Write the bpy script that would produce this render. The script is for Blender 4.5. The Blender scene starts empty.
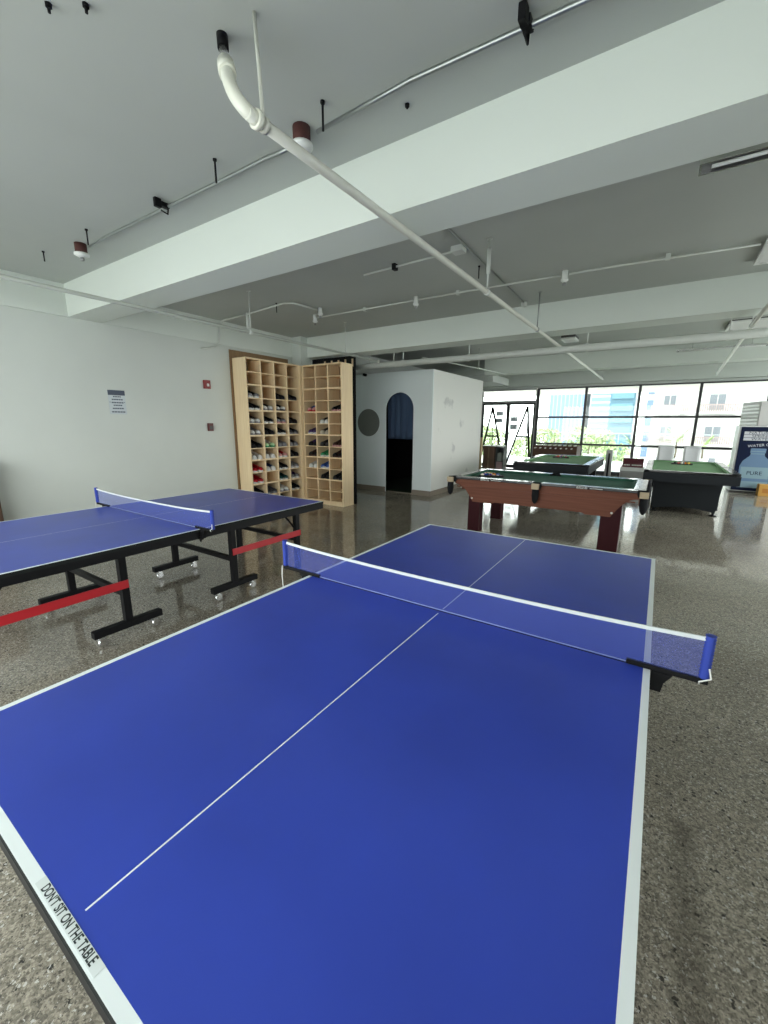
import bpy, bmesh, math, random
from mathutils import Vector, Matrix
random.seed(7)
S = bpy.context.scene
COL = S.collection
PI = math.pi

# ------------------------------------------------------------------ camera, sky, exposure
F_PX = 411.216
yaw, pitch, roll = -0.583014619, -0.213003537, 0.00574849647
cy, sy, cp, sp = math.cos(yaw), math.sin(yaw), math.cos(pitch), math.sin(pitch)
fw = Vector((sy*cp, cy*cp, sp)); rt0 = Vector((cy, -sy, 0)); up0 = rt0.cross(fw)
rt = math.cos(roll)*rt0 + math.sin(roll)*up0
up = -math.sin(roll)*rt0 + math.cos(roll)*up0
cam = bpy.data.cameras.new('camera'); camo = bpy.data.objects.new('camera', cam); COL.objects.link(camo)
cam.sensor_fit = 'VERTICAL'; cam.sensor_height = 36; cam.lens = F_PX*36/1024; cam.clip_start = .02; cam.clip_end = 900
M = Matrix((rt, up, -fw)).transposed().to_4x4(); M.translation = Vector((1.45946, -0.133, 1.54922))
camo.matrix_world = M
S.camera = camo

SKY = 5.7
w = bpy.data.worlds.new('sky'); S.world = w; w.use_nodes = True
nt = w.node_tree; nt.nodes.clear()
wo = nt.nodes.new('ShaderNodeOutputWorld'); bg = nt.nodes.new('ShaderNodeBackground')
tc = nt.nodes.new('ShaderNodeTexCoord'); sx = nt.nodes.new('ShaderNodeSeparateXYZ'); rp = nt.nodes.new('ShaderNodeValToRGB')
nt.links.new(tc.outputs['Generated'], sx.inputs[0]); nt.links.new(sx.outputs['Z'], rp.inputs[0])
rp.color_ramp.elements[0].position = 0.0; rp.color_ramp.elements[0].color = (.96, 1, .97, 1)
rp.color_ramp.elements[1].position = 1.0; rp.color_ramp.elements[1].color = (.84, .97, 1.0, 1)
mrw = nt.nodes.new('ShaderNodeMapRange'); mrw.inputs['From Min'].default_value = -1; mrw.inputs['From Max'].default_value = 1
mrw.inputs['To Min'].default_value = SKY; mrw.inputs['To Max'].default_value = SKY*1.45; nt.links.new(sx.outputs['Y'], mrw.inputs[0])
nt.links.new(rp.outputs[0], bg.inputs[0]); nt.links.new(mrw.outputs[0], bg.inputs[1])
nt.links.new(bg.outputs[0], wo.inputs[0])
S.view_settings.view_transform = 'Standard'; S.view_settings.look = 'None'
S.view_settings.gamma = 1; S.view_settings.use_curve_mapping = False
S.view_settings.exposure = 0.0
S.cycles.max_bounces = 10; S.cycles.diffuse_bounces = 6; S.cycles.glossy_bounces = 4
S.cycles.transparent_max_bounces = 12; S.cycles.sample_clamp_indirect = 6
S.cycles.use_denoising = True
S.cycles.caustics_reflective = False; S.cycles.caustics_refractive = False

sun = bpy.data.lights.new('sun', 'SUN'); sun.energy = 3.5; sun.angle = .02; sun.color = (1, .96, .90)
suno = bpy.data.objects.new('sun', sun); COL.objects.link(suno); suno.rotation_euler = (math.radians(24), 0, math.radians(-12))
def portal(name, loc, rot, sx_, sy_):           # sky portals filling the openings (they give no light of their own)
    l = bpy.data.lights.new(name, 'AREA'); l.shape = 'RECTANGLE'; l.size = sx_; l.size_y = sy_
    l.cycles.is_portal = True
    o = bpy.data.objects.new(name, l); COL.objects.link(o); o.location = loc; o.rotation_euler = rot
XR, YB, YW, XL, ZC, ZB = 5.6, -1.9, 14.6, -4.64, 3.13, 2.77
OPX, OPZ, RY0, RY1, RZ0, RZ1 = 2.3, 2.72, 3.6, 13.5, .3, 2.55
portal('sky_portal_back', ((XL+OPX)/2, YB-.15, 1.35), (PI/2, 0, 0), OPX-XL, 2.7)
portal('sky_portal_right', (XR+.25, (RY0+RY1)/2, (RZ0+RZ1)/2), (0, PI/2, 0), RZ1-RZ0, RY1-RY0)
portal('sky_portal_front', (.8, YW+.25, 1.4), (-PI/2, 0, 0), 9.7, 2.7)

# ------------------------------------------------------------------ materials
MATS = {}
def mat(name, col, rough=.5, metal=0, noise=0, nscale=20, spec=.5, coat=0, bump=0, emit=None):
    if name in MATS: return MATS[name]
    m = bpy.data.materials.new(name); m.use_nodes = True; MATS[name] = m
    n = m.node_tree; b = n.nodes['Principled BSDF']
    c = (col[0], col[1], col[2], 1)
    b.inputs['Base Color'].default_value = c; b.inputs['Roughness'].default_value = rough
    b.inputs['Metallic'].default_value = metal; b.inputs['Specular IOR Level'].default_value = spec
    b.inputs['Coat Weight'].default_value = coat; b.inputs['Coat Roughness'].default_value = .08
    if noise or bump:
        t = n.nodes.new('ShaderNodeTexCoord'); no = n.nodes.new('ShaderNodeTexNoise')
        no.inputs['Scale'].default_value = nscale; no.inputs['Detail'].default_value = 4
        n.links.new(t.outputs['Object'], no.inputs['Vector'])
        if noise:
            r = n.nodes.new('ShaderNodeValToRGB')
            r.color_ramp.elements[0].position = .3; r.color_ramp.elements[1].position = .7
            r.color_ramp.elements[0].color = tuple(x*(1-noise) for x in col)+(1,)
            r.color_ramp.elements[1].color = tuple(min(1, x*(1+noise)) for x in col)+(1,)
            n.links.new(no.outputs['Fac'], r.inputs[0]); n.links.new(r.outputs[0], b.inputs['Base Color'])
        if bump:
            bp = n.nodes.new('ShaderNodeBump'); bp.inputs['Strength'].default_value = bump; bp.inputs['Distance'].default_value = .01
            n.links.new(no.outputs['Fac'], bp.inputs['Height']); n.links.new(bp.outputs[0], b.inputs['Normal'])
    return m

def wood(name, c1, c2, sc=(1.5, 1.5, 12), axis='Z', rough=.5):
    if name in MATS: return MATS[name]
    m = bpy.data.materials.new(name); m.use_nodes = True; MATS[name] = m
    n = m.node_tree; b = n.nodes['Principled BSDF']; b.inputs['Roughness'].default_value = rough; b.inputs['Specular IOR Level'].default_value = .25
    t = n.nodes.new('ShaderNodeTexCoord'); mp = n.nodes.new('ShaderNodeMapping'); no = n.nodes.new('ShaderNodeTexNoise')
    s = {'Z': (30, 30, 1.2), 'X': (1.2, 30, 30), 'Y': (30, 1.2, 30)}[axis]
    mp.inputs['Scale'].default_value = s; no.inputs['Scale'].default_value = 1.5; no.inputs['Detail'].default_value = 5
    r = n.nodes.new('ShaderNodeValToRGB'); r.color_ramp.elements[0].position = .3; r.color_ramp.elements[1].position = .7
    r.color_ramp.elements[0].color = c1+(1,); r.color_ramp.elements[1].color = c2+(1,)
    n.links.new(t.outputs['Object'], mp.inputs[0]); n.links.new(mp.outputs[0], no.inputs['Vector'])
    n.links.new(no.outputs['Fac'], r.inputs[0]); n.links.new(r.outputs[0], b.inputs['Base Color'])
    return m

def terrazzo():
    m = bpy.data.materials.new('terrazzo'); m.use_nodes = True
    n = m.node_tree; b = n.nodes['Principled BSDF']; L = n.links.new
    t = n.nodes.new('ShaderNodeTexCoord')
    base = n.nodes.new('ShaderNodeTexNoise'); base.inputs['Scale'].default_value = 1.1; base.inputs['Detail'].default_value = 5
    L(t.outputs['Object'], base.inputs['Vector'])
    br = n.nodes.new('ShaderNodeValToRGB'); br.color_ramp.elements[0].position = .3; br.color_ramp.elements[1].position = .72
    br.color_ramp.elements[0].color = (.192, .168, .132, 1); br.color_ramp.elements[1].color = (.284, .254, .205, 1)
    L(base.outputs['Fac'], br.inputs[0]); prev = br.outputs[0]
    def chips(scale, thr, col, fac, prev, seed):
        v = n.nodes.new('ShaderNodeTexVoronoi'); v.feature = 'F1'; v.inputs['Scale'].default_value = scale
        mp = n.nodes.new('ShaderNodeMapping'); mp.inputs['Location'].default_value = (seed, seed*.7, 0)
        wn = n.nodes.new('ShaderNodeTexNoise'); wn.inputs['Scale'].default_value = scale*1.3
        mx0 = n.nodes.new('ShaderNodeMixRGB'); mx0.inputs[0].default_value = .02
        L(t.outputs['Object'], mp.inputs[0]); L(mp.outputs[0], mx0.inputs[1]); L(t.outputs['Object'], wn.inputs['Vector']); L(wn.outputs['Color'], mx0.inputs[2])
        L(mx0.outputs[0], v.inputs['Vector'])
        se = n.nodes.new('ShaderNodeSeparateColor'); L(v.outputs['Color'], se.inputs[0])
        a = n.nodes.new('ShaderNodeMath'); a.operation = 'LESS_THAN'; L(se.outputs[0], a.inputs[0]); a.inputs[1].default_value = thr
        d = n.nodes.new('ShaderNodeMath'); d.operation = 'LESS_THAN'; L(v.outputs['Distance'], d.inputs[0]); d.inputs[1].default_value = .42
        k = n.nodes.new('ShaderNodeMath'); k.operation = 'MULTIPLY'; L(a.outputs[0], k.inputs[0]); L(d.outputs[0], k.inputs[1])
        k2 = n.nodes.new('ShaderNodeMath'); k2.operation = 'MULTIPLY'; L(k.outputs[0], k2.inputs[0]); k2.inputs[1].default_value = fac
        mx = n.nodes.new('ShaderNodeMixRGB'); L(k2.outputs[0], mx.inputs[0]); L(prev, mx.inputs[1]); mx.inputs[2].default_value = col+(1,)
        return mx.outputs[0]
    def grain(scale, lo, hi, prev, seed):
        v = n.nodes.new('ShaderNodeTexVoronoi'); v.feature = 'F1'; v.inputs['Scale'].default_value = scale
        mp = n.nodes.new('ShaderNodeMapping'); mp.inputs['Location'].default_value = (seed, seed*.7, 0)
        L(t.outputs['Object'], mp.inputs[0]); L(mp.outputs[0], v.inputs['Vector'])
        se = n.nodes.new('ShaderNodeSeparateColor'); L(v.outputs['Color'], se.inputs[0])
        r = n.nodes.new('ShaderNodeMapRange'); r.inputs['To Min'].default_value = lo; r.inputs['To Max'].default_value = hi; L(se.outputs[0], r.inputs[0])
        mx = n.nodes.new('ShaderNodeMixRGB'); mx.blend_type = 'MULTIPLY'; mx.inputs[0].default_value = 1; L(prev, mx.inputs[1]); L(r.outputs[0], mx.inputs[2])
        return mx.outputs[0]
    prev = grain(115, .66, 1.5, prev, 2.2); prev = grain(210, .72, 1.3, prev, 7.9)
    prev = chips(120, .22, (.07, .064, .055), .8, prev, 9.7)
    prev = chips(62, .055, (.03, .029, .026), .9, prev, 21.3)
    prev = chips(105, .15, (.58, .55, .50), .75, prev, 5.5)
    # dirt track along an old joint right of the table
    g = n.nodes.new('ShaderNodeSeparateXYZ'); L(t.outputs['Object'], g.inputs[0])
    a = n.nodes.new('ShaderNodeMath'); a.operation = 'SUBTRACT'; L(g.outputs['X'], a.inputs[0]); a.inputs[1].default_value = 1.72
    ab = n.nodes.new('ShaderNodeMath'); ab.operation = 'ABSOLUTE'; L(a.outputs[0], ab.inputs[0])
    mr = n.nodes.new('ShaderNodeMapRange'); mr.inputs['From Min'].default_value = .02; mr.inputs['From Max'].default_value = .06
    mr.inputs['To Min'].default_value = .75; mr.inputs['To Max'].default_value = 0; L(ab.outputs[0], mr.inputs[0])
    st = n.nodes.new('ShaderNodeTexNoise'); st.inputs['Scale'].default_value = 4; L(t.outputs['Object'], st.inputs['Vector'])
    yy = n.nodes.new('ShaderNodeMath'); yy.operation = 'LESS_THAN'; L(g.outputs['Y'], yy.inputs[0]); yy.inputs[1].default_value = 1.65
    mm = n.nodes.new('ShaderNodeMath'); mm.operation = 'MULTIPLY'; L(mr.outputs[0], mm.inputs[0]); L(yy.outputs[0], mm.inputs[1])
    mm2 = n.nodes.new('ShaderNodeMath'); mm2.operation = 'MULTIPLY'; L(mm.outputs[0], mm2.inputs[0]); L(st.outputs['Fac'], mm2.inputs[1])
    dk = n.nodes.new('ShaderNodeMixRGB'); L(mm2.outputs[0], dk.inputs[0]); L(prev, dk.inputs[1]); dk.inputs[2].default_value = (.05, .042, .028, 1)
    L(dk.outputs[0], b.inputs['Base Color'])
    rr = n.nodes.new('ShaderNodeMapRange'); rr.inputs['To Min'].default_value = .05; rr.inputs['To Max'].default_value = .12
    L(base.outputs['Fac'], rr.inputs[0]); L(rr.outputs[0], b.inputs['Roughness'])
    b.inputs['Specular IOR Level'].default_value = .52
    return m

def glass():
    m = bpy.data.materials.new('window_glass'); m.use_nodes = True; n = m.node_tree; n.nodes.clear()
    o = n.nodes.new('ShaderNodeOutputMaterial'); t = n.nodes.new('ShaderNodeBsdfTransparent'); g = n.nodes.new('ShaderNodeBsdfGlossy')
    g.inputs['Roughness'].default_value = .02; t.inputs[0].default_value = (.93, .96, .95, 1)
    mx = n.nodes.new('ShaderNodeMixShader'); fr = n.nodes.new('ShaderNodeFresnel'); fr.inputs[0].default_value = 1.45
    n.links.new(fr.outputs[0], mx.inputs[0]); n.links.new(t.outputs[0], mx.inputs[1]); n.links.new(g.outputs[0], mx.inputs[2])
    n.links.new(mx.outputs[0], o.inputs[0]); return m

def netmat(name, col, alpha, scale):
    # fine woven net: threads far thinner than a pixel, so the open share simply lets light through
    m = bpy.data.materials.new(name); m.use_nodes = True; n = m.node_tree; n.nodes.clear(); L = n.links.new
    o = n.nodes.new('ShaderNodeOutputMaterial'); t = n.nodes.new('ShaderNodeBsdfTransparent'); d = n.nodes.new('ShaderNodeBsdfDiffuse')
    d.inputs[0].default_value = col+(1,)
    mx = n.nodes.new('ShaderNodeMixShader'); mx.inputs[0].default_value = alpha; L(t.outputs[0], mx.inputs[1]); L(d.outputs[0], mx.inputs[2])
    L(mx.outputs[0], o.inputs[0]); return m

WALL = mat('painted_wall', (.58, .61, .58), .75, noise=.03, nscale=1.2)
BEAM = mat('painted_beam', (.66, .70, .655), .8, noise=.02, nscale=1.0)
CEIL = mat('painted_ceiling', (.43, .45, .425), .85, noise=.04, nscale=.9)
FLOOR = terrazzo(); GLASS = glass()
BLACKM = mat('black_steel', (.007, .007, .008), .5, spec=.12)
WINFR = mat('dark_window_frame', (.03, .03, .032), .4)
BLUE = mat('blue_table_top', (.030, .060, .41), .33, noise=.10, nscale=2.5, spec=.4)
WHITE = mat('white_line_paint', (.84, .88, .88), .45)
EDGE = mat('table_edge', (.016, .018, .018), .8, spec=.05)
RED = mat('red_bar', (.42, .012, .02), .4)
CHROME = mat('chrome', (.72, .72, .72), .25, 1)
NETB = mat('blue_net_sleeve', (.035, .06, .33), .75, spec=.2)
NET = netmat('blue_net', (.075, .105, .40), .45, 0)
CORD = mat('white_cord', (.75, .75, .72), .7)
PLYL = wood('pale_plywood', (.78, .59, .36), (.88, .70, .46))
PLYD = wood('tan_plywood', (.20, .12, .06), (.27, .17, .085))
PVC = mat('cream_pvc_pipe', (.62, .62, .56), .45)
WPIPE = mat('white_painted_pipe', (.58, .60, .57), .5)
GALV = mat('galvanised_conduit', (.32, .34, .33), .35, .8)
RUST = mat('red_brown_primer', (.075, .022, .018), .7)
WPLAST = mat('white_plastic', (.75, .76, .74), .4)
DARKG = mat('dark_grey_metal', (.06, .06, .06), .5)

# ------------------------------------------------------------------ mesh helpers
class MB:
    def __init__(s): s.v = []; s.f = []; s.m = []; s.sm = []
    def add(s, vs, fs, mi=0, smooth=False):
        o = len(s.v); s.v += [tuple(v) for v in vs]
        for f in fs: s.f.append([i+o for i in f]); s.m.append(mi); s.sm.append(smooth)
        return s
    def box(s, x0, x1, y0, y1, z0, z1, mi=0, b=0):
        if b <= 0:
            v = [(x, y, z) for z in (z0, z1) for y in (y0, y1) for x in (x0, x1)]
            return s.add(v, [(0, 2, 3, 1), (4, 5, 7, 6), (0, 1, 5, 4), (2, 6, 7, 3), (0, 4, 6, 2), (1, 3, 7, 5)], mi)
        bm = bmesh.new(); bmesh.ops.create_cube(bm, size=1)
        for v in bm.verts: v.co = Vector(((x0+x1)/2+v.co.x*(x1-x0), (y0+y1)/2+v.co.y*(y1-y0), (z0+z1)/2+v.co.z*(z1-z0)))
        bmesh.ops.bevel(bm, geom=bm.edges[:], offset=b, segments=2, affect='EDGES', profile=.7)
        return s.bm(bm, mi)
    def bm(s, bm, mi=0, smooth=False):
        bm.verts.index_update()
        s.add([v.co[:] for v in bm.verts], [[v.index for v in f.verts] for f in bm.faces], mi, smooth); bm.free(); return s
    def tube(s, pts, r, n=10, mi=0, cap=True):
        pts = [Vector(p) for p in pts]; k = len(pts)
        rs = r if isinstance(r, (list, tuple)) else [r]*k
        vs = []; fs = []; prev = None
        for i, p in enumerate(pts):
            d = (pts[min(i+1, k-1)]-pts[max(i-1, 0)]).normalized()
            if prev is None: a = d.orthogonal().normalized()
            else: a = (prev-d*prev.dot(d)).normalized()
            prev = a; b = d.cross(a)
            for j in range(n):
                t = 2*PI*j/n; vs.append(p+(a*math.cos(t)+b*math.sin(t))*rs[i])
        for i in range(k-1):
            for j in range(n):
                fs.append((i*n+j, i*n+(j+1) % n, (i+1)*n+(j+1) % n, (i+1)*n+j))
        s.add(vs, fs, mi, True)
        if cap:
            o = len(s.v)-len(vs)
            s.f.append([o+j for j in range(n)][::-1]); s.m.append(mi); s.sm.append(False)
            s.f.append([o+(k-1)*n+j for j in range(n)]); s.m.append(mi); s.sm.append(False)
        return s
    def lathe(s, c, prof, n=16, axis='z', mi=0):     # prof: (radius, height) pairs
        c = Vector(c); vs = []; fs = []; k = len(prof)
        for r, h in prof:
            for j in range(n):
                t = 2*PI*j/n; a, b = r*math.cos(t), r*math.sin(t)
                vs.append(c+Vector({'z': (a, b, h), 'x': (h, a, b), 'y': (b, h, a)}[axis]))
        for i in range(k-1):
            for j in range(n): fs.append((i*n+j, i*n+(j+1) % n, (i+1)*n+(j+1) % n, (i+1)*n+j))
        s.add(vs, fs, mi, True); o = len(s.v)-len(vs)
        s.f.append([o+j for j in range(n)][::-1]); s.m.append(mi); s.sm.append(False)
        s.f.append([o+(k-1)*n+j for j in range(n)]); s.m.append(mi); s.sm.append(False)
        return s
    def prism(s, poly, a0, a1, plane='xz', mi=0):    # polygon extruded along the third axis
        def P(u, v, a): return {'xz': (u, a, v), 'yz': (a, u, v), 'xy': (u, v, a)}[plane]
        n = len(poly); vs = [P(u, v, a0) for u, v in poly]+[P(u, v, a1) for u, v in poly]
        fs = [list(range(n)), list(range(2*n-1, n-1, -1))]+[(i, i+n, (i+1) % n+n, (i+1) % n) for i in range(n)]
        return s.add(vs, fs, mi)
    def sphere(s, c, r, mi=0, seg=12, sc=(1, 1, 1)):
        bm = bmesh.new(); bmesh.ops.create_uvsphere(bm, u_segments=seg, v_segments=max(6, seg//2+1), radius=r)
        for v in bm.verts: v.co = Vector(c)+Vector((v.co.x*sc[0], v.co.y*sc[1], v.co.z*sc[2]))
        return s.bm(bm, mi, True)
    def mesh(s, name, mats):
        me = bpy.data.meshes.new(name); me.from_pydata(s.v, [], s.f)
        for m in (mats if isinstance(mats, (list, tuple)) else [mats]): me.materials.append(m)
        for p, mi, sm in zip(me.polygons, s.m, s.sm): p.material_index = mi; p.use_smooth = sm
        bm = bmesh.new(); bm.from_mesh(me); bmesh.ops.recalc_face_normals(bm, faces=bm.faces); bm.to_mesh(me); bm.free()
        return me
    def build(s, name, mats, parent=None, label=None):
        o = bpy.data.objects.new(name, s.mesh(name, mats)); COL.objects.link(o)
        if parent: o.parent = parent
        if label: o['label'] = label
        return o

def tag(o, label, cat, group=None, kind=None):
    o['label'] = label; o['category'] = cat
    if group: o['group'] = group
    if kind: o['kind'] = kind
    return o
def thing(name, label, cat, loc=(0, 0, 0), rz=0, group=None):
    o = bpy.data.objects.new(name, None); COL.objects.link(o); o.location = loc; o.rotation_euler = (0, 0, rz)
    o.empty_display_size = .1
    return tag(o, label, cat, group)
def struct(name, mb, m, parent=None, label=None, cat=None):
    o = mb.build(name, m, parent)
    if not parent: o['kind'] = 'structure'
    if label: o['label'] = label
    if cat: o['category'] = cat
    return o
def copy_tree(o, parent=None):
    c = o.copy(); COL.objects.link(c)
    if parent: c.parent = parent
    for ch in list(o.children): copy_tree(ch, c)
    return c
def dup(o, loc, rz, label, group=None):
    c = copy_tree(o); c.location = loc; c.rotation_euler = (0, 0, rz); c['label'] = label
    if group: c['group'] = group
    return c
def text_mb(txt, size, m4, mi=0, depth=.0006, bold=0):
    cu = bpy.data.curves.new('t', 'FONT'); cu.body = txt; cu.size = size; cu.extrude = depth; cu.offset = bold; cu.align_x = 'CENTER'; cu.align_y = 'CENTER'
    o = bpy.data.objects.new('t', cu); COL.objects.link(o)
    dg = bpy.context.evaluated_depsgraph_get(); me = bpy.data.meshes.new_from_object(o.evaluated_get(dg))
    vs = [(m4 @ v.co)[:] for v in me.vertices]; fs = [list(p.vertices) for p in me.polygons]
    bpy.data.objects.remove(o); bpy.data.curves.remove(cu); bpy.data.meshes.remove(me)
    return vs, fs

# ------------------------------------------------------------------ room shell
struct('floor', MB().box(XL-.2, XR+.2, YB-.1, YW+.1, -.12, 0), FLOOR, label='polished grey terrazzo floor', cat='floor')
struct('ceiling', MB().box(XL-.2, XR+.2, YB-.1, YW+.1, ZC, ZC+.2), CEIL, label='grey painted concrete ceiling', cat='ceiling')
struct('wall_left', MB().box(XL-.2, XL, YB-.1, YW+.1, 0, ZC), WALL, label='plain pale wall behind the left table', cat='wall')
mb = MB(); mb.box(XR, XR+.2, YB-.1, RY0, 0, ZC); mb.box(XR, XR+.2, RY1, YW+.1, 0, ZC); mb.box(XR, XR+.2, RY0, RY1, 0, RZ0); mb.box(XR, XR+.2, RY0, RY1, RZ1, ZC)
for k in range(1, 6): mb.box(XR+.05, XR+.12, RY0+k*(RY1-RY0)/6-.03, RY0+k*(RY1-RY0)/6+.03, RZ0, RZ1)
struct('wall_right', mb, WALL, label='plain pale wall on the right', cat='wall')
mb = MB(); mb.box(XL, XR, YB-.1, YB, OPZ, ZC); mb.box(XL, XL+.15, YB-.1, YB, 0, OPZ); mb.box(OPX, XR, YB-.1, YB, 0, OPZ); mb.box(XL+.15, OPX, YB-.1, YB, 0, .06)
struct('wall_back', mb, WALL, label='wall around the wide opening behind the viewer', cat='wall')
mb = MB(); mb.box(XL, -4.08, YW, YW+.1, 0, 2.71); mb.box(XL, XR, YW, YW+.1, 2.71, ZC); mb.box(5.2, XR, YW, YW+.1, 0, 2.72)
struct('wall_front', mb, WALL, label='wall around the far windows', cat='wall')
# downstand beams
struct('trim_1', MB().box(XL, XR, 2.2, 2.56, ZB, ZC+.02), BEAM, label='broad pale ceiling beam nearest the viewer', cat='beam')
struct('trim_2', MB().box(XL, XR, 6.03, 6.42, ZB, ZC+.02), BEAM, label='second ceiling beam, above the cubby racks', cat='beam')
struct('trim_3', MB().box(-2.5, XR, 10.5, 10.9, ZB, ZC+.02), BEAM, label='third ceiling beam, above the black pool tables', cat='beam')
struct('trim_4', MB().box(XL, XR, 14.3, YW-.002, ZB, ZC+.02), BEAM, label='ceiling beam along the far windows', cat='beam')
mb = MB(); mb.box(XL, XL+.025, YB, 2.2, ZB, ZC+.02); mb.box(XL, XL+.025, 2.56, 6.03, ZB, ZC+.02)
struct('trim_5', mb, BEAM, label='shallow beam along the top of the left wall', cat='beam')
struct('trim_6', MB().box(XL, -4.39, 5.86, 6.10, 0, ZC), BEAM, label='white column in the corner behind the cubby racks', cat='column')
struct('trim_7', MB().box(XL, -2.42, 10.95, 12.3, 2.64, 2.82, b=.005), WALL, label='white boxed bulkhead below the ceiling near the doors', cat='bulkhead')

# booth: partition room with an arched doorway
BX0, BX1, BY0, BY1, BZ = XL+.002, -2.55, 7.75, 10.6, 2.63
BOOTH = mat('booth_paint', (.76, .82, .83), .7, noise=.02, nscale=1.5)
ax0, ax1, asz = -3.71, -3.00, 1.845
ac = (ax0+ax1)/2; ar = (ax1-ax0)/2
arch = [(ac+ar*math.cos(PI*i/24), asz+ar*math.sin(PI*i/24)) for i in range(25)]
mb = MB()
mb.box(BX0, ax0, BY0, BY0+.025, 0, BZ); mb.box(ax1, BX1, BY0, BY0+.025, 0, BZ)
vs = []; fs = []
for x, z in arch: vs += [(x, BY0, z), (x, BY0, BZ), (x, BY0+.025, z), (x, BY0+.025, BZ)]
for i in range(24):
    a = 4*i; fs += [(a, a+4, a+5, a+1), (a+2, a+3, a+7, a+6), (a, a+2, a+6, a+4), (a+1, a+5, a+7, a+3)]
mb.add(vs, fs)
struct('wall_booth_front', mb, BOOTH, label='pale blue-grey booth wall with an arched doorway', cat='wall')
SCUFF = bpy.data.materials.new('scuffed_white_paint'); SCUFF.use_nodes = True
n = SCUFF.node_tree; b = n.nodes['Principled BSDF']; b.inputs['Roughness'].default_value = .55
t = n.nodes.new('ShaderNodeTexCoord'); no = n.nodes.new('ShaderNodeTexNoise'); no.inputs['Scale'].default_value = 2.3; no.inputs['Detail'].default_value = 6
r = n.nodes.new('ShaderNodeValToRGB'); r.color_ramp.elements[0].position = .31; r.color_ramp.elements[1].position = .38
r.color_ramp.elements[0].color = (.54, .54, .53, 1); r.color_ramp.elements[1].color = (.74, .74, .71, 1)
n.links.new(t.outputs['Object'], no.inputs['Vector']); n.links.new(no.outputs['Fac'], r.inputs[0]); n.links.new(r.outputs[0], b.inputs['Base Color'])
struct('wall_booth_right', MB().box(BX1-.1, BX1, BY0+.025, BY1, 0, BZ), SCUFF, label='scuffed white side wall of the booth', cat='wall')
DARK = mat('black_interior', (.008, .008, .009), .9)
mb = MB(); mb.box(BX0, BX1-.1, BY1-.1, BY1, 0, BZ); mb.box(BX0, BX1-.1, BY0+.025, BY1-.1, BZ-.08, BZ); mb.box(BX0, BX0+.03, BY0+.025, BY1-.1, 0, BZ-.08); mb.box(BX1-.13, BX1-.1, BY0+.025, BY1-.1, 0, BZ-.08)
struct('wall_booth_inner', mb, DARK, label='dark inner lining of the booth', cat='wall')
mb = MB().box(BX0, ax0, BY0-.02, BY0, 0, .11); mb.box(ax1, BX1, BY0-.02, BY0, 0, .11); mb.box(BX1, BX1+.02, BY0-.02, BY1, 0, .11)
struct('baseboard_booth', mb, mat('tan_baseboard', (.24, .20, .16), .6), label='tan baseboard along the foot of the booth', cat='baseboard')
struct('trim_8', MB().box(ax0+.02, ax1-.02, BY0+.02, BY0+.09, 0, .012), mat('tan_baseboard', (.2, .17, .13), .6), label='threshold of the arched doorway', cat='threshold')
tag(MB().box(BX0+.05, BX1-.15, BY0+.12, BY1-.12, 0, .015).build('carpet', mat('dark_green_carpet', (.01, .035, .015), .95, noise=.3, nscale=60)), 'dark green carpet on the floor inside the arched booth', 'carpet')
# curtain
mb = MB(); cols = 60; rows = 8; vs = []; fs = []
for j in range(rows+1):
    z = 1.2+(2.24-1.2)*j/rows
    for i in range(cols+1):
        u = i/cols; vs.append((ax0-.04+u*(ax1-ax0+.08), BY0+.17+.03*math.sin(u*PI*11+.3*math.sin(j))*(1-.4*j/rows)+.008*math.sin(u*40), z))
for j in range(rows):
    for i in range(cols): a = j*(cols+1)+i; fs.append((a, a+1, a+cols+2, a+cols+1))
mb.add(vs, fs, 0, True)
cu = thing('curtain', 'short dark blue curtain hanging in the arched doorway', 'curtain', (0, 0, 0))
o = mb.build('cloth', mat('navy_curtain', (.05, .085, .155), .85), cu)
md = o.modifiers.new('s', 'SOLIDIFY'); md.thickness = .004
MB().tube([(ax0-.06, BY0+.17, 2.25), (ax1+.06, BY0+.17, 2.25)], .01).build('rod', BLACKM, cu)
tag(MB().lathe((-4.18, BY0-.012, 1.556), [(.30, 0), (.306, .004), (.306, .012)], 48, 'y').build('wall_disc', mat('grey_disc', (.13, .14, .125), .35)), 'round grey-green disc on the booth wall beside the arch', 'wall disc')
cam2 = thing('security_camera', 'small black security camera high on the booth wall beside the rack', 'camera', (-4.22, BY0, 2.62))
MB().box(-.02, .02, -.03, 0, -.02, .02, b=.004).build('mount', WPLAST, cam2)
MB().lathe((0, -.17, -.02), [(.028, .04), (.032, .05), (.032, .13), (.02, .15)], 14, 'y').build('body', BLACKM, cam2)

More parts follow.
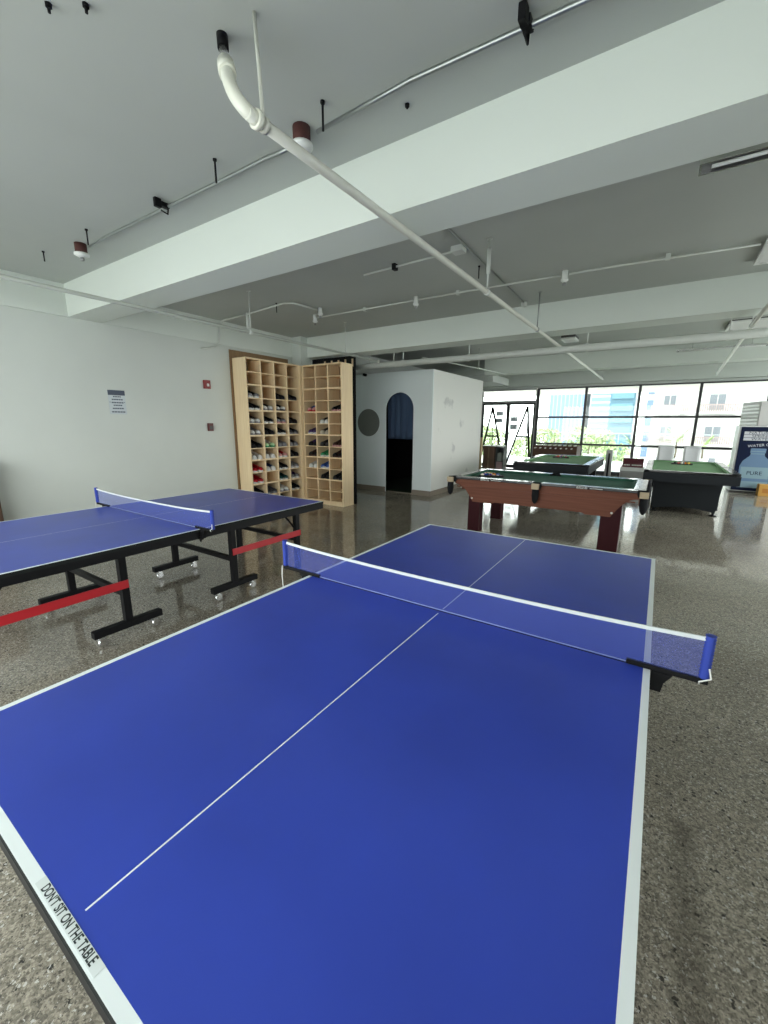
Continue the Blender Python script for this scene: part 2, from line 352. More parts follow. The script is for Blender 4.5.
# ------------------------------------------------------------------ far windows and doors
mull = [-2.1, -.65, .80, 2.25, 3.70, 5.15]
ZT = 2.68
for i in range(5):
    x0, x1 = mull[i], mull[i+1]
    wn = bpy.data.objects.new('window_%d' % (i+1), None); COL.objects.link(wn); wn['kind'] = 'structure'
    wn['label'] = 'tall dark framed window bay %s' % ['beside the glass doors', 'second right of the glass doors', 'third right of the glass doors', 'behind the water machine', 'rightmost beyond the water machine'][i]; wn['category'] = 'window'
    mb = MB()
    mb.box(x0-.035, x0+.035, YW, YW+.09, .0, ZT+.03)
    if i == 4: mb.box(x1-.035, x1+.035, YW, YW+.09, .0, ZT+.03)
    mb.box(x0+.035, x1-.035, YW, YW+.09, ZT-.01, ZT+.03); mb.box(x0+.035, x1-.035, YW, YW+.09, 0, .09)
    mb.build('frame', WINFR, wn)
    for z in (1.77, .91): MB().box(x0+.035, x1-.035, YW+.01, YW+.08, z-.03, z+.03).build('transom', WINFR, wn)
    for za, zb in ((.09, .88), (.94, 1.74), (1.80, ZT-.01)):
        MB().box(x0+.036, x1-.036, YW+.04, YW+.048, za+.001, zb-.001).build('pane', GLASS, wn)
# glass double door with transom light
DX0, DX1 = -4.06, -2.135
GREYM = mat('grey_door_metal', (.32, .32, .32), .5)
dr = bpy.data.objects.new('door_1', None); COL.objects.link(dr); dr['kind'] = 'structure'; dr['label'] = 'glazed double door at the far left with a light above'; dr['category'] = 'door'
mb = MB(); mb.box(DX0-.02, DX0+.04, YW, YW+.09, 0, ZT); mb.box(DX1-.04, DX1, YW, YW+.09, 0, ZT); mb.box(DX0+.04, DX1-.04, YW, YW+.09, 2.25, 2.33); mb.box(DX0+.04, DX1-.04, YW, YW+.09, ZT-.01, ZT+.03)
mb.build('frame', GREYM, dr)
MB().box(DX0+.041, DX1-.041, YW+.04, YW+.048, 2.331, ZT-.011).build('pane', GLASS, dr)
mid = -3.09
for x0, x1, hx in ((DX0+.042, mid-.002, mid-.1), (mid+.002, DX1-.042, mid+.1)):
    lf = MB(); lf.box(x0, x0+.055, YW+.015, YW+.06, .01, 2.248); lf.box(x1-.055, x1, YW+.015, YW+.06, .01, 2.248); lf.box(x0+.055, x1-.055, YW+.015, YW+.06, 2.19, 2.248); lf.box(x0+.055, x1-.055, YW+.015, YW+.06, .01, .13)
    l = lf.build('leaf', WINFR, dr)
    MB().box(x0+.056, x1-.056, YW+.035, YW+.043, .131, 2.189).build('pane', GLASS, l)
    MB().tube([(hx, YW+.02, .95), (hx, YW-.03, .97), (hx, YW-.03, 1.25), (hx, YW+.02, 1.27)], .012).build('handle', CHROME, l)
NOTICE = mat('grey_notice', (.5, .52, .54), .7)
_n = NOTICE.node_tree; _b = _n.nodes['Principled BSDF']; _t = _n.nodes.new('ShaderNodeBsdfTranslucent'); _t.inputs[0].default_value = (.62, .64, .67, 1); _m = _n.nodes.new('ShaderNodeMixShader'); _m.inputs[0].default_value = .8
_n.links.new(_b.outputs[0], _m.inputs[1]); _n.links.new(_t.outputs[0], _m.inputs[2]); _n.links.new(_m.outputs[0], _n.nodes['Material Output'].inputs[0])
for (x, z, lab) in ((-3.385, 1.90, 'grey paper notice on the left door, upper'), (-3.40, 1.66, 'grey paper notice on the left door, lower'), (-2.87, 1.70, 'grey paper notice on the right door, upper'), (-2.87, 1.44, 'paler paper notice on the right door, lower')):
    nn = MB().box(x-.13, x+.13, YW+.028, YW+.0345, z-.085, z+.085)
    for k in range(5): nn.box(x-.1, x+.1-(k % 2)*.05, YW+.0272, YW+.028, z+.05-k*.027, z+.06-k*.027, 1)
    tag(nn.build('door_notice', [NOTICE, DARKG]), lab, 'notice', 'notices on the glass doors')
# black A-shaped frames by the doors
def aframe(xc, xl, xr, label):
    t = thing('a_frame_stand', label, 'stand', (0, 0, 0), 0, 'A-shaped stands by the doors')
    y = 14.28; top = (xc, y+.1, 2.12); A = (xl, y-.08, .0); B = (xr, y, .0)
    MB().tube([top, A], .034, 8).build('leg', BLACKM, t); MB().tube([top, B], .034, 8).build('leg', BLACKM, t)
    k = .47; P = [top[i]*(1-k)+A[i]*k for i in range(3)]; Q = [top[i]*(1-k)+B[i]*k for i in range(3)]
    MB().tube([P, Q], .028, 8).build('crossbar', BLACKM, t)
    MB().tube([top, (xc+.05, y+.22, 0)], .012, 8).build('rear_leg', BLACKM, t)
aframe(-3.56, -3.93, -3.02, 'black A-shaped stand in front of the left glass door')
aframe(-2.36, -2.98, -2.13, 'black A-shaped stand in front of the right glass door')

# ------------------------------------------------------------------ outside
TERR = mat('pale_terrace_tiles', (.82, .82, .80), .6)
struct('trim_9', MB().box(-8, 12, YW+.1, 20.3, -.2, -.02), TERR, label='pale covered terrace outside the far windows', cat='terrace')
struct('trim_10', MB().box(-8, 12, YW+.1, 18.8, 2.74, 3.05), mat('terrace_soffit', (.72, .67, .63), .8), label='pale slab over the terrace', cat='slab')
struct('trim_11', MB().box(-6, 7, YB-2.2, YB-.1, -.2, -.02), TERR, label='pale balcony floor behind the viewer', cat='balcony')
rl = thing('terrace_railing', 'thin grey railing along the edge of the terrace outside', 'railing', (0, 20.0, -.02))
RG = mat('grey_railing', (.35, .36, .37), .4, .5)
MB().tube([(-8, 0, 1.19), (12, 0, 1.19)], .02).build('top_rail', RG, rl)
for i in range(11): MB().tube([(-8+i*2, 0, 0), (-8+i*2, 0, 1.18)], .012).build('post', RG, rl)
def leaf(mb, p, d, L, wd, droop):
    d = Vector(d).normalized(); side = d.cross(Vector((0, 0, 1))).normalized(); p = Vector(p); n = 5; vs = []
    for i in range(n+1):
        t = i/n; c = p+d*L*t+Vector((0, 0, -droop*t*t)); ww = wd*math.sin(PI*min(.97, .12+.85*t)); vs += [c-side*ww, c+side*ww]
    mb.add(vs, [(2*i, 2*i+1, 2*i+3, 2*i+2) for i in range(n)], 0, True)
LEAF = mat('yellow_green_frond', (.27, .36, .10), .5, noise=.3, nscale=5)
LEAF2 = mat('pale_green_foliage', (.26, .32, .15), .6, noise=.3, nscale=2)
TRUNK = mat('palm_trunk', (.2, .15, .1), .8)
def palm(x, y, h, s, label):
    t = thing('potted_palm', label, 'palm', (x, y, -.02), random.random()*6, 'palms on the terrace')
    MB().lathe((0, 0, 0), [(.15, 0), (.2, .3), (.21, .34), (.18, .34)], 14).build('pot', WPLAST, t)
    MB().tube([(0, 0, .3), (.02, 0, h*.6), (0, .02, h)], [.03, .025, .02], 7).build('trunk', TRUNK, t)
    mb = MB()
    for k in range(11):
        a = k*2.4; el = .25+.9*random.random()
        d = Vector((math.cos(a)*math.cos(el), math.sin(a)*math.cos(el), math.sin(el))); L = s*(.75+.4*random.random())
        for i in range(9):
            q = Vector((0, 0, h))+d*L*(.15+i/10)+Vector((0, 0, -.5*L*(i/9)**2*.6)); sd = d.cross(Vector((0, 0, 1))).normalized()
            for sg in (-1, 1): leaf(mb, q, d*.7+sd*sg, L*.38*(1-.5*i/9), .018*s, .06*s)
        leaf(mb, (0, 0, h), d, L, .012, .3*L)
    mb.build('fronds', LEAF, t)
for x, y, h, s, lab in ((-4.7, 18.6, 1.0, .7, 'yellow-green palm outside the left glass door'), (-3.2, 19.3, .75, .6, 'bushy palm outside the right glass door'), (-2.3, 18.8, .95, .8, 'palm outside the window nearest the doors'),
        (-1.0, 19.3, .7, .7, 'low palm behind the far black pool table'), (.55, 19.2, .75, .6, 'palm in front of the blue glass building'), (2.0, 19.0, .95, .75, 'palm left of the white chairs outside the glass'),
        (2.85, 19.3, .75, .6, 'palm outside the window above the white chairs'), (4.0, 19.2, .6, .55, 'small palm outside the window left of the water machine')):
    palm(x, y, h, s, lab)
def foliage(x, y, z, r, n, label, h):
    t = thing('tree', label, 'tree', (x, y, z-h), 0, 'trees beyond the terrace')
    mb = MB(); rnd = random.Random(int(x*10)+int(y))
    blobs = [(rnd.uniform(-.6, .6)*r, rnd.uniform(-.6, .6)*r, h+rnd.uniform(-.35, .4)*r, r*rnd.uniform(.4, .6)) for _ in range(7)]
    for i in range(n):
        bx, by, bz, br = blobs[i % 7]; a = rnd.random()*2*PI; u = rnd.uniform(-1, 1); k = math.sqrt(1-u*u)
        p = Vector((bx+br*k*math.cos(a), by+br*k*math.sin(a), bz+br*u)); s_ = r*.075
        e1 = Vector((rnd.uniform(-1, 1), rnd.uniform(-1, 1), rnd.uniform(-1, 1))).normalized(); e2 = e1.orthogonal().normalized()
        mb.add([p-e1*s_, p+e2*s_*.5, p+e1*s_, p-e2*s_*.5], [(0, 1, 2, 3)], 0)
    mb.build('foliage', LEAF2, t)
    MB().tube([(0, 0, 0), (0, 0, h)], [r*.08, r*.05], 8).build('trunk', TRUNK, t)
for x, y, z, r, lab in ((-5.6, 29, -.2, 1.7, 'pale green tree beyond the terrace, first right of the doors'), (-2.6, 35, -.1, 2.0, 'pale green tree beyond the terrace, left of the window post'), (-.6, 30, -.9, 1.5, 'low green tree in front of the blue towers'), (-10.5, 33, -.3, 2.2, 'pale green tree beyond the glass doors'), (6.2, 31, -1.6, 1.6, 'low tree before the white apartment block')):
    foliage(x, y, z, r, 1500, lab, 9)
APW = mat('apartment_white', (.48, .465, .45), .8, spec=.1); GLB = mat('blue_curtain_glass', (.10, .18, .235), .4, spec=.2); PANE2 = mat('dark_apartment_window', (.17, .18, .20), .4, spec=.2); RAILR = mat('reddish_balcony_rail', (.27, .21, .20), .7, spec=.1)
ap = thing('apartment_building', 'white apartment block with reddish balcony rails beyond the right windows', 'building', (0, 45, 0))
MB().box(.6, 24, 0, 10, -20, 14).build('wall', APW, ap)
for r_ in range(-2, 4):
    z0 = .05+2.65*r_
    for c_, (xa, xb, bal) in enumerate(((1.3, 2.3, 0), (4.5, 5.7, 1), (9.2, 10.4, 1), (14.5, 15.7, 1))):
        wf = MB(); wf.box(xa, xb, -.04, .0, z0, z0+1.45); w_ = wf.build('window', APW, ap)
        MB().box(xa+.08, (xa+xb)/2-.04, -.06, -.041, z0+.1, z0+1.35).build('pane', PANE2, w_)
        MB().box((xa+xb)/2+.04, xb-.08, -.06, -.041, z0+.1, z0+1.35).build('pane', PANE2, w_)
        b_ = MB(); b_.box(xa-.8, xb+.8, -1.1, -.065, z0-.25, z0-.1); bb = b_.build('balcony', APW, ap)
        rb = MB()
        for k in range(20): rb.box(xa-.8+k*(xb-xa+1.6)/19-.035, xa-.8+k*(xb-xa+1.6)/19+.035, -1.1, -1.06, z0-.1, z0+.45)
        rb.box(xa-.8, xb+.8, -1.1, -1.05, z0+.45, z0+.53); rb.build('railing', RAILR, bb)
    MB().box(.6, 24, -.25, 0, z0+1.95, z0+2.1).build('ledge', APW, ap)
def tower(name, label, x, y, wd, dp, z1, stripes, mats, vert=False):
    t = thing(name, label, 'building', (x, y, -30))
    MB().box(0, wd, 0, dp, 0, z1+30).build('wall', mats[0], t)
    mb = MB()
    for k in range(stripes):
        if vert: a = wd*(k+.15)/stripes; mb.box(a, a+wd*.7/stripes, -.15, 0, 0, z1+29)
        else: a = 20+(z1+8)*(k+.15)/stripes; mb.box(wd*.06, wd*.94, -.15, 0, a, a+(z1+8)*.6/stripes)
    mb.build('glazing', mats[1], t)
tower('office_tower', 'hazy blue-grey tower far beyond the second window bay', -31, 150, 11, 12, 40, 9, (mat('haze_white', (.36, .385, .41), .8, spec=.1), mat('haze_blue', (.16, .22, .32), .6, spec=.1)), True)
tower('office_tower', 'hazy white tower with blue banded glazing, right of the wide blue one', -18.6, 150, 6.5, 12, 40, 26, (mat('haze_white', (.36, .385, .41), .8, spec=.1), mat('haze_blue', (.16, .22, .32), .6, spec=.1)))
tower('glass_building', 'light blue glass building behind the third window bay', -4.3, 60, 2.7, 8, 18, 18, (GLB, mat('blue_glass_panel', (.13, .235, .29), .4, spec=.2)))
tower('glass_building', 'slim blue glazed tower beside the white apartment block', -.4, 60, .9, 6, 18, 14, (APW, mat('haze_blue', (.16, .22, .32), .6, spec=.1)))
tower('low_building', 'white low building with small dark windows beyond the terrace', -9, 75, 7, 10, -.3, 5, (APW, APW))
tag(MB().box(-400, 400, -400, 500, -31, -30).build('street_ground', mat('street_ground', (.5, .5, .48), .8)), 'pale ground far below between the buildings', 'ground', kind='stuff')

# ------------------------------------------------------------------ table tennis tables (length along local y)
HT = .76; TW, TL = 1.525, 2.74
def make_tt(label, yout):
    t = thing('table_tennis_table', label, 'table', (TW/2, TL/2, 0), 0)
    for sg in (-1, 1):
        mb = MB()
        xs = [-TW/2, -TW/2+.02, -.0018, .0018, TW/2-.02, TW/2]
        ys = [.003, .022, 1.335, 1.35, TL/2]
        P = lambda x, y, z: (x, y*sg, z)
        vs = [P(x, y, HT) for y in ys for x in xs]; nx = len(xs); fs = []; fm = []
        for j in range(4):
            for i in range(5):
                a = j*nx+i; wh = (i in (0, 4)) or j == 3 or (i == 2 and j == 1)
                mb.add([vs[a], vs[a+1], vs[a+nx+1], vs[a+nx]], [(0, 1, 2, 3)], 1 if wh else 0)
        x0, x1, y0, y1 = -TW/2, TW/2, ys[0]*sg, ys[-1]*sg
        for q in ([(x0, y0), (x1, y0)], [(x1, y0), (x1, y1)], [(x1, y1), (x0, y1)], [(x0, y1), (x0, y0)]):
            mb.add([(q[0][0], q[0][1], HT), (q[1][0], q[1][1], HT), (q[1][0], q[1][1], HT-.022), (q[0][0], q[0][1], HT-.022)], [(0, 1, 2, 3)], 2)
        mb.add([(x0, y0, HT-.022), (x1, y0, HT-.022), (x1, y1, HT-.022), (x0, y1, HT-.022)], [(0, 1, 2, 3)], 2)
        mb.build('tabletop', [BLUE, WHITE, EDGE], t)
        ap_ = MB(); z0, z1 = HT-.072, HT-.0225; e = .003
        ya, yb = sorted((.02*sg, (TL/2-e)*sg))
        ap_.box(-TW/2+e, -TW/2+e+.03, ya, yb, z0, z1); ap_.box(TW/2-e-.03, TW/2-e, ya, yb, z0, z1)
        ap_.box(-TW/2+e+.03, TW/2-e-.03, ya, ya+.03, z0, z1); ap_.box(-TW/2+e+.03, TW/2-e-.03, yb-.03, yb, z0, z1)
        ap_.build('apron', BLACKM, t)
        for sx_ in (-1, 1):
            x = sx_*.48; yi = .46*sg; yo = yout*sg
            lg = MB(); lg.box(x-.025, x+.025, yi-.025, yi+.025, .13, z1-.001, b=.004); lg.box(x-.028, x+.028, yi-.235, yi+.235, .082, .132, b=.005)
            lo = lg.build('wheel_leg', BLACKM, t)
            for k in (-1, 1):
                yk = yi+k*.185
                cs = MB(); cs.box(x-.018, x+.018, yk-.014, yk+.014, .062, .0818); cs.box(x-.021, x-.016, yk-.018, yk+.026, .022, .07); cs.box(x+.016, x+.021, yk-.018, yk+.026, .022, .07)
                cs.lathe((x-.013, yk+.008, .034), [(.028, 0), (.034, .006), (.034, .020), (.028, .026)], 14, 'x')
                cs.build('castor', CHROME, lo)
            og = MB(); og.box(x-.025, x+.025, yo-.025, yo+.025, .02, z1-.001, b=.004)
            oo = og.build('outer_leg', BLACKM, t)
            MB().lathe((x, yo, 0), [(.028, 0), (.028, .012), (.02, .0198)], 12).build('rubber_foot', DARKG, oo)
            xa, xb = sorted((x+sx_*.026, x+sx_*.034))
            y0_, y1_ = sorted((yi-.02*sg, yo+.03*sg))
            if sx_ == 1: MB().box(xa, xb, y0_, y1_, .385, .445, b=.002).build('link_bar', RED, t, 'red bar')
            MB().tube([(x, yo-.026*sg, .47), (x, yo-.22*sg, z0+.01)], .011, 8).build('brace', BLACKM, t)
        for y, z in ((.46*sg, .34), (yout*sg, .345)):
            MB().box(-.454, .454, y-.018, y+.018, z-.02, z+.02).build('crossbar', BLACKM, t)
    return t
tt1 = make_tt('nearest blue table tennis table with a warning sticker on its end', .95)
X2, Y2 = -2.105, 1.615
tt2 = make_tt('blue table tennis table by the left wall with red bars beneath', 1.25); tt2.location = (X2, Y2, 0)

def make_net(label, off, sag=.008):
    t = thing('table_tennis_net', label, 'net', (0, 0, HT), 0, 'nets clamped across the blue tables')
    hx = TW/2+.158; n = 24; top = .145; bot = .006
    def zt(u): return top+.012*abs(u)**3-sag*(1-u*u)
    vs = []; fs = []
    for i in range(n+1):
        u = -1+2*i/n; vs += [(u*hx, 0, bot), (u*hx, 0, zt(u)-.012)]
    mb = MB(); mb.add(vs, [(2*i, 2*i+2, 2*i+3, 2*i+1) for i in range(n)], 0); mb.build('mesh', NET, t)
    mb = MB(); vs = []; fs = []
    for i in range(n+1):
        u = -1+2*i/n; z = zt(u); vs += [(u*hx, -.0025, z-.013), (u*hx, -.0025, z), (u*hx, .0025, z), (u*hx, .0025, z-.013)]
    for i in range(n):
        for j in range(4): a = 4*i; fs.append((a+j, a+(j+1) % 4, a+4+(j+1) % 4, a+4+j))
    fs += [(3, 2, 1, 0), (4*n, 4*n+1, 4*n+2, 4*n+3)]
    mb.add(vs, fs); mb.build('top_tape', mat('white_tape', (.62, .66, .65), .7), t, 'white top tape')
    MB().tube([(-hx, 0, bot), (hx, 0, bot)], .0018, 6).build('bottom_cord', mat('pale_blue_cord', (.30, .36, .62), .7), t)
    for sg in (-1, 1):
        EW = TW/2-sg*off
        mb = MB(); xa, xb = sorted((sg*(EW-.07), sg*(hx+.012)))
        mb.box(xa, xb, -.008, .008, .0015, .017, b=.002)
        xa, xb = sorted((sg*(EW+.003), sg*(EW+.045)))
        mb.prism([(sg*(EW+.003), .002), (sg*(EW+.06), .002), (sg*(EW+.04), -.03), (sg*(EW+.035), -.065), (sg*(EW+.003), -.065)], -.013, .013, 'xz')
        xa, xb = sorted((sg*(EW-.05), sg*(EW+.003))); mb.box(xa, xb, -.012, .012, -.082, -.065)
        mb.tube([(sg*(EW-.02), 0, -.1), (sg*(EW-.02), 0, -.0735)], .008, 8)
        c = mb.build('clamp', BLACKM, t)
        MB().tube([(sg*hx, 0, .0175), (sg*hx, 0, zt(1)+.003)], .006, 8).build('post', BLACKM, t)
        s_ = MB(); pr = []; N = 26
        for i in range(N): pr.append((.0125+.0025*(i % 2), .02+(zt(1)-.014)*i/(N-1)))
        s_.lathe((sg*hx, 0, 0), pr, 10); s_.build('sleeve', NETB, t, 'gathered blue sleeve')
        if sg == -1: MB().tube([(-hx-.014, -.014, .02), (-hx-.016, -.016, -.04), (-hx-.014, -.014, -.12)], .003, 6).build('cord', CORD, t)
        else: MB().tube([(hx+.008, -.012, .06), (hx+.016, -.018, .03), (hx-.012, -.018, .012), (hx-.01, -.012, .002)], .0025, 6).build('cord', CORD, t)
    return t
nt1 = make_net('blue net across the nearest table tennis table', -.02); nt1.location = (TW/2-.02, TL/2, HT)
nt2 = make_net('blue net across the table tennis table by the left wall', -.01); nt2.location = (X2-.01, Y2, HT)
# warning sticker
st = thing('warning_sticker', 'strip sticker reading DON\'T SIT ON THE TABLE on the white table edge', 'sticker', (.757, .0115, HT))
MB().box(-.113, .113, -.0075, .0085, .0003, .0007).build('tape', mat('clear_tape', (.73, .77, .76), .4), st)
vs, fs = text_mb("DON'T SIT ON THE TABLE", .0185, Matrix.Translation((0, .0002, .0009)) @ Matrix.Diagonal((.86, 1, 1, 1)), depth=.0001, bold=.00035)
MB().add(vs, fs).build('lettering', mat('black_ink', (.02, .03, .03), .6), st)

# ------------------------------------------------------------------ cubby racks with shoes
NR = 12; RH = 2.585; PL = .06; RD = .32
def rack(label, loc, rz, W, nc):
    # local: width along x, front at y=0 facing -y, depth to +y
    t = thing('shoe_rack', label, 'shoe rack', loc, rz, 'cubby racks in the corner')
    for x in (0, W-.02): MB().box(x, x+.02, 0, RD, 0, RH, b=.001).build('side_panel', PLYL, t)
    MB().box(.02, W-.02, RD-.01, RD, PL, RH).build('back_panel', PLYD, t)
    MB().box(.02, W-.02, .008, .026, 0, PL).build('plinth', PLYL, t)
    cw = (W-.04)/nc; rp_ = (RH-PL-.02)/NR
    for k in range(NR+1):
        z = PL+k*rp_; th = .026 if k % 2 == 0 else .014
        MB().box(.02, W-.02, .004, RD-.01, z, z+th).build('shelf', PLYL, t)
    for c in range(1, nc):
        x = .02+c*cw
        MB().box(x-.012, x+.012, .002, RD-.01, PL+.026, RH-.002).build('divider', PLYL, t)
    if nc == 4: MB().box(W+.0005, W+.062, -.0145, .022, 0, RH).build('filler_strip', PLYL, t)
    def cell(r, c): return .02+(c+.5)*cw, PL+(NR-1-r)*rp_+(.026 if (NR-1-r) % 2 == 0 else .014), cw
    return t, cell
LRX, LRY = -4.30, 4.48
# left rack faces +x: local -y -> world +x : rz = +90deg ; local x -> world +y
rackL, cellL = rack('four-column plywood shoe rack against the left wall', (LRX, LRY, 0), PI/2, 1.215, 4)
rackR, cellR = rack('three-column plywood shoe rack with its side facing the booth', (-4.285, 5.76, 0), 0, .945, 3)
tag(MB().box(XL+.001, XL+.016, 4.44, 5.74, 0, 2.72).build('backing_board', PLYD), 'brown plywood board on the wall behind the left shoe rack', 'board')
bb = thing('black_panel', 'tall black panel standing behind the right shoe rack', 'panel', (0, 0, 0))
MB().box(-4.385, -3.345, 6.15, 6.19, 0, 2.745, b=.002).build('board', mat('black_board', (.007, .007, .008), .7, spec=.15), bb)
for k in range(5): MB().box(-4.06+k*.165, -4.03+k*.165, 6.132, 6.149, 2.56, 2.69).build('batten', PLYL, bb)

def shoe_meshes():
    outl = [(-.13, .026, .075), (-.12, .033, .085), (-.08, .034, .088), (-.04, .031, .072), (.0, .034, .064), (.04, .04, .052), (.08, .041, .042), (.11, .034, .036), (.128, .018, .026)]
    up_ = MB(); vs = []; n = 10
    for y, w_, h in outl:
        for j in range(n):
            a = PI*j/(n-1); vs.append((1.2*w_*math.cos(a)*(.96 if 0 < j < n-1 else 1), -1.08*y, .024+1.3*h*max(0, math.sin(a))**.75))
    fs = []
    for i in range(len(outl)-1):
        for j in range(n-1): a = i*n+j; fs.append((a, a+1, a+n+1, a+n))
    fs += [list(range(n)), list(range((len(outl)-1)*n, len(outl)*n))[::-1]]
    up_.add(vs, fs, 0, True)
    so = MB(); m_ = len(outl); ring = [(w_*1.33, -y*1.1) for y, w_, h in outl]+[(-w_*1.33, -y*1.1) for y, w_, h in outl[::-1]]
    so.prism(ring, 0, .031, 'xy')
    to = MB(); vs = []
    for y, w_, h in [(.075, .0425, .0445), (.1, .0385, .040), (.118, .029, .034), (.131, .014, .022)]:
        for j in range(n): a = PI*j/(n-1); vs.append((1.22*w_*math.cos(a), -1.085*y, .0235+1.33*h*max(0, math.sin(a))**.75))
    fs = [];
    for i in range(3):
        for j in range(n-1): a = i*n+j; fs.append((a, a+1, a+n+1, a+n))
    fs.append(list(range(3*n, 4*n))[::-1]); fs.append(list(range(n)))
    to.add(vs, fs, 0, True)
    return up_, so, to
UP, SO, TO = shoe_meshes()
SC = {'black': (.012, .012, .013), 'white': (.62, .62, .60), 'grey': (.20, .20, .21), 'red': (.36, .012, .02), 'navy': (.03, .05, .13), 'brown': (.06, .03, .022), 'green': (.03, .22, .09), 'purple': (.07, .04, .13), 'blue': (.04, .09, .30), 'beige': (.42, .38, .30), 'teal': (.015, .06, .055), 'pink': (.5, .25, .24), 'lime': (.40, .60, .34), 'charcoal': (.05, .05, .055)}
sm = {k: mat(k+'_shoe', v, .7, spec=.15) for k, v in SC.items()}
UM = {}
def get(nm, mb, c):
    if (nm, c) not in UM: UM[(nm, c)] = mb.mesh(nm+'_'+c, sm[c])
    return UM[(nm, c)]
order = ['first', 'second', 'third', 'fourth', 'fifth', 'sixth', 'seventh', 'eighth', 'ninth', 'tenth', 'eleventh', 'twelfth']
def shoes(rk, which, cell, r, c, upc, soc, toc):
    cx, cz, cw = cell(r, c)
    for sg, side in ((-1, 'left-hand'), (1, 'right-hand')):
        e = bpy.data.objects.new('shoe', None); COL.objects.link(e)
        desc = upc+(' and '+toc if toc != upc else '')
        tag(e, '%s %s shoe in the %s rack, %s row down, column %d' % (side, desc, which, order[r], c+1), 'shoe', 'shoes in the cubby racks')
        m = Matrix.Translation((rk.location.x, rk.location.y, 0)) @ Matrix.Rotation(rk.rotation_euler.z, 4, 'Z')
        e.matrix_world = m @ Matrix.Translation((cx+sg*.063+(.012 if which == 'right' else 0), .150+random.uniform(0, .006), cz+.0005)) @ Matrix.Rotation(random.uniform(-.04, .04), 4, 'Z')
        for nm, mb_, c_ in (('upper', UP, upc), ('sole', SO, soc), ('toe_cap', TO, toc)):
            o = bpy.data.objects.new(nm, get(nm, mb_, c_)); COL.objects.link(o); o.parent = e
LS = {(2, 0): ('black', 'white', 'grey'), (2, 2): ('black', 'black', 'black'), (2, 3): ('black', 'charcoal', 'black'),
 (3, 0): ('black', 'white', 'black'), (3, 1): ('charcoal', 'grey', 'white'), (3, 2): ('black', 'charcoal', 'white'),
 (4, 0): ('charcoal', 'grey', 'white'), (4, 1): ('black', 'white', 'black'), (4, 2): ('charcoal', 'pink', 'grey'), (4, 3): ('black', 'black', 'black'),
 (5, 0): ('grey', 'grey', 'white'), (5, 1): ('black', 'black', 'black'), (5, 2): ('black', 'white', 'black'), (5, 3): ('black', 'grey', 'charcoal'),
 (6, 0): ('black', 'black', 'black'), (6, 1): ('white', 'green', 'lime'), (6, 2): ('grey', 'grey', 'grey'), (6, 3): ('charcoal', 'grey', 'grey'),
 (7, 0): ('white', 'white', 'white'), (7, 1): ('beige', 'white', 'white'), (7, 2): ('red', 'white', 'pink'), (7, 3): ('black', 'black', 'black'),
 (8, 0): ('red', 'white', 'red'), (8, 1): ('navy', 'white', 'white'), (8, 2): ('black', 'white', 'black'), (8, 3): ('grey', 'white', 'grey'),
 (9, 0): ('red', 'white', 'red'), (9, 2): ('teal', 'white', 'teal'), (9, 3): ('purple', 'white', 'grey'),
 (10, 0): ('black', 'charcoal', 'black'), (10, 1): ('charcoal', 'grey', 'charcoal'), (10, 2): ('white', 'grey', 'white'), (10, 3): ('black', 'white', 'black'), (11, 2): ('black', 'black', 'black')}
RS = {(3, 0): ('blue', 'red', 'pink'), (3, 2): ('black', 'pink', 'black'), (4, 1): ('black', 'white', 'white'), (5, 0): ('purple', 'white', 'purple'), (5, 1): ('black', 'beige', 'beige'),
 (6, 0): ('purple', 'black', 'black'), (6, 1): ('black', 'black', 'charcoal'), (6, 2): ('brown', 'pink', 'brown'), (7, 0): ('brown', 'brown', 'black'), (7, 1): ('green', 'white', 'green'), (7, 2): ('brown', 'brown', 'black'),
 (8, 0): ('white', 'white', 'white'), (8, 1): ('blue', 'white', 'blue'), (9, 1): ('black', 'black', 'black'), (9, 2): ('black', 'charcoal', 'black')}
for (r, c), v in LS.items(): shoes(rackL, 'left', cellL, r, c, *v)
for (r, c), v in RS.items(): shoes(rackR, 'right', cellR, r, c, *v)

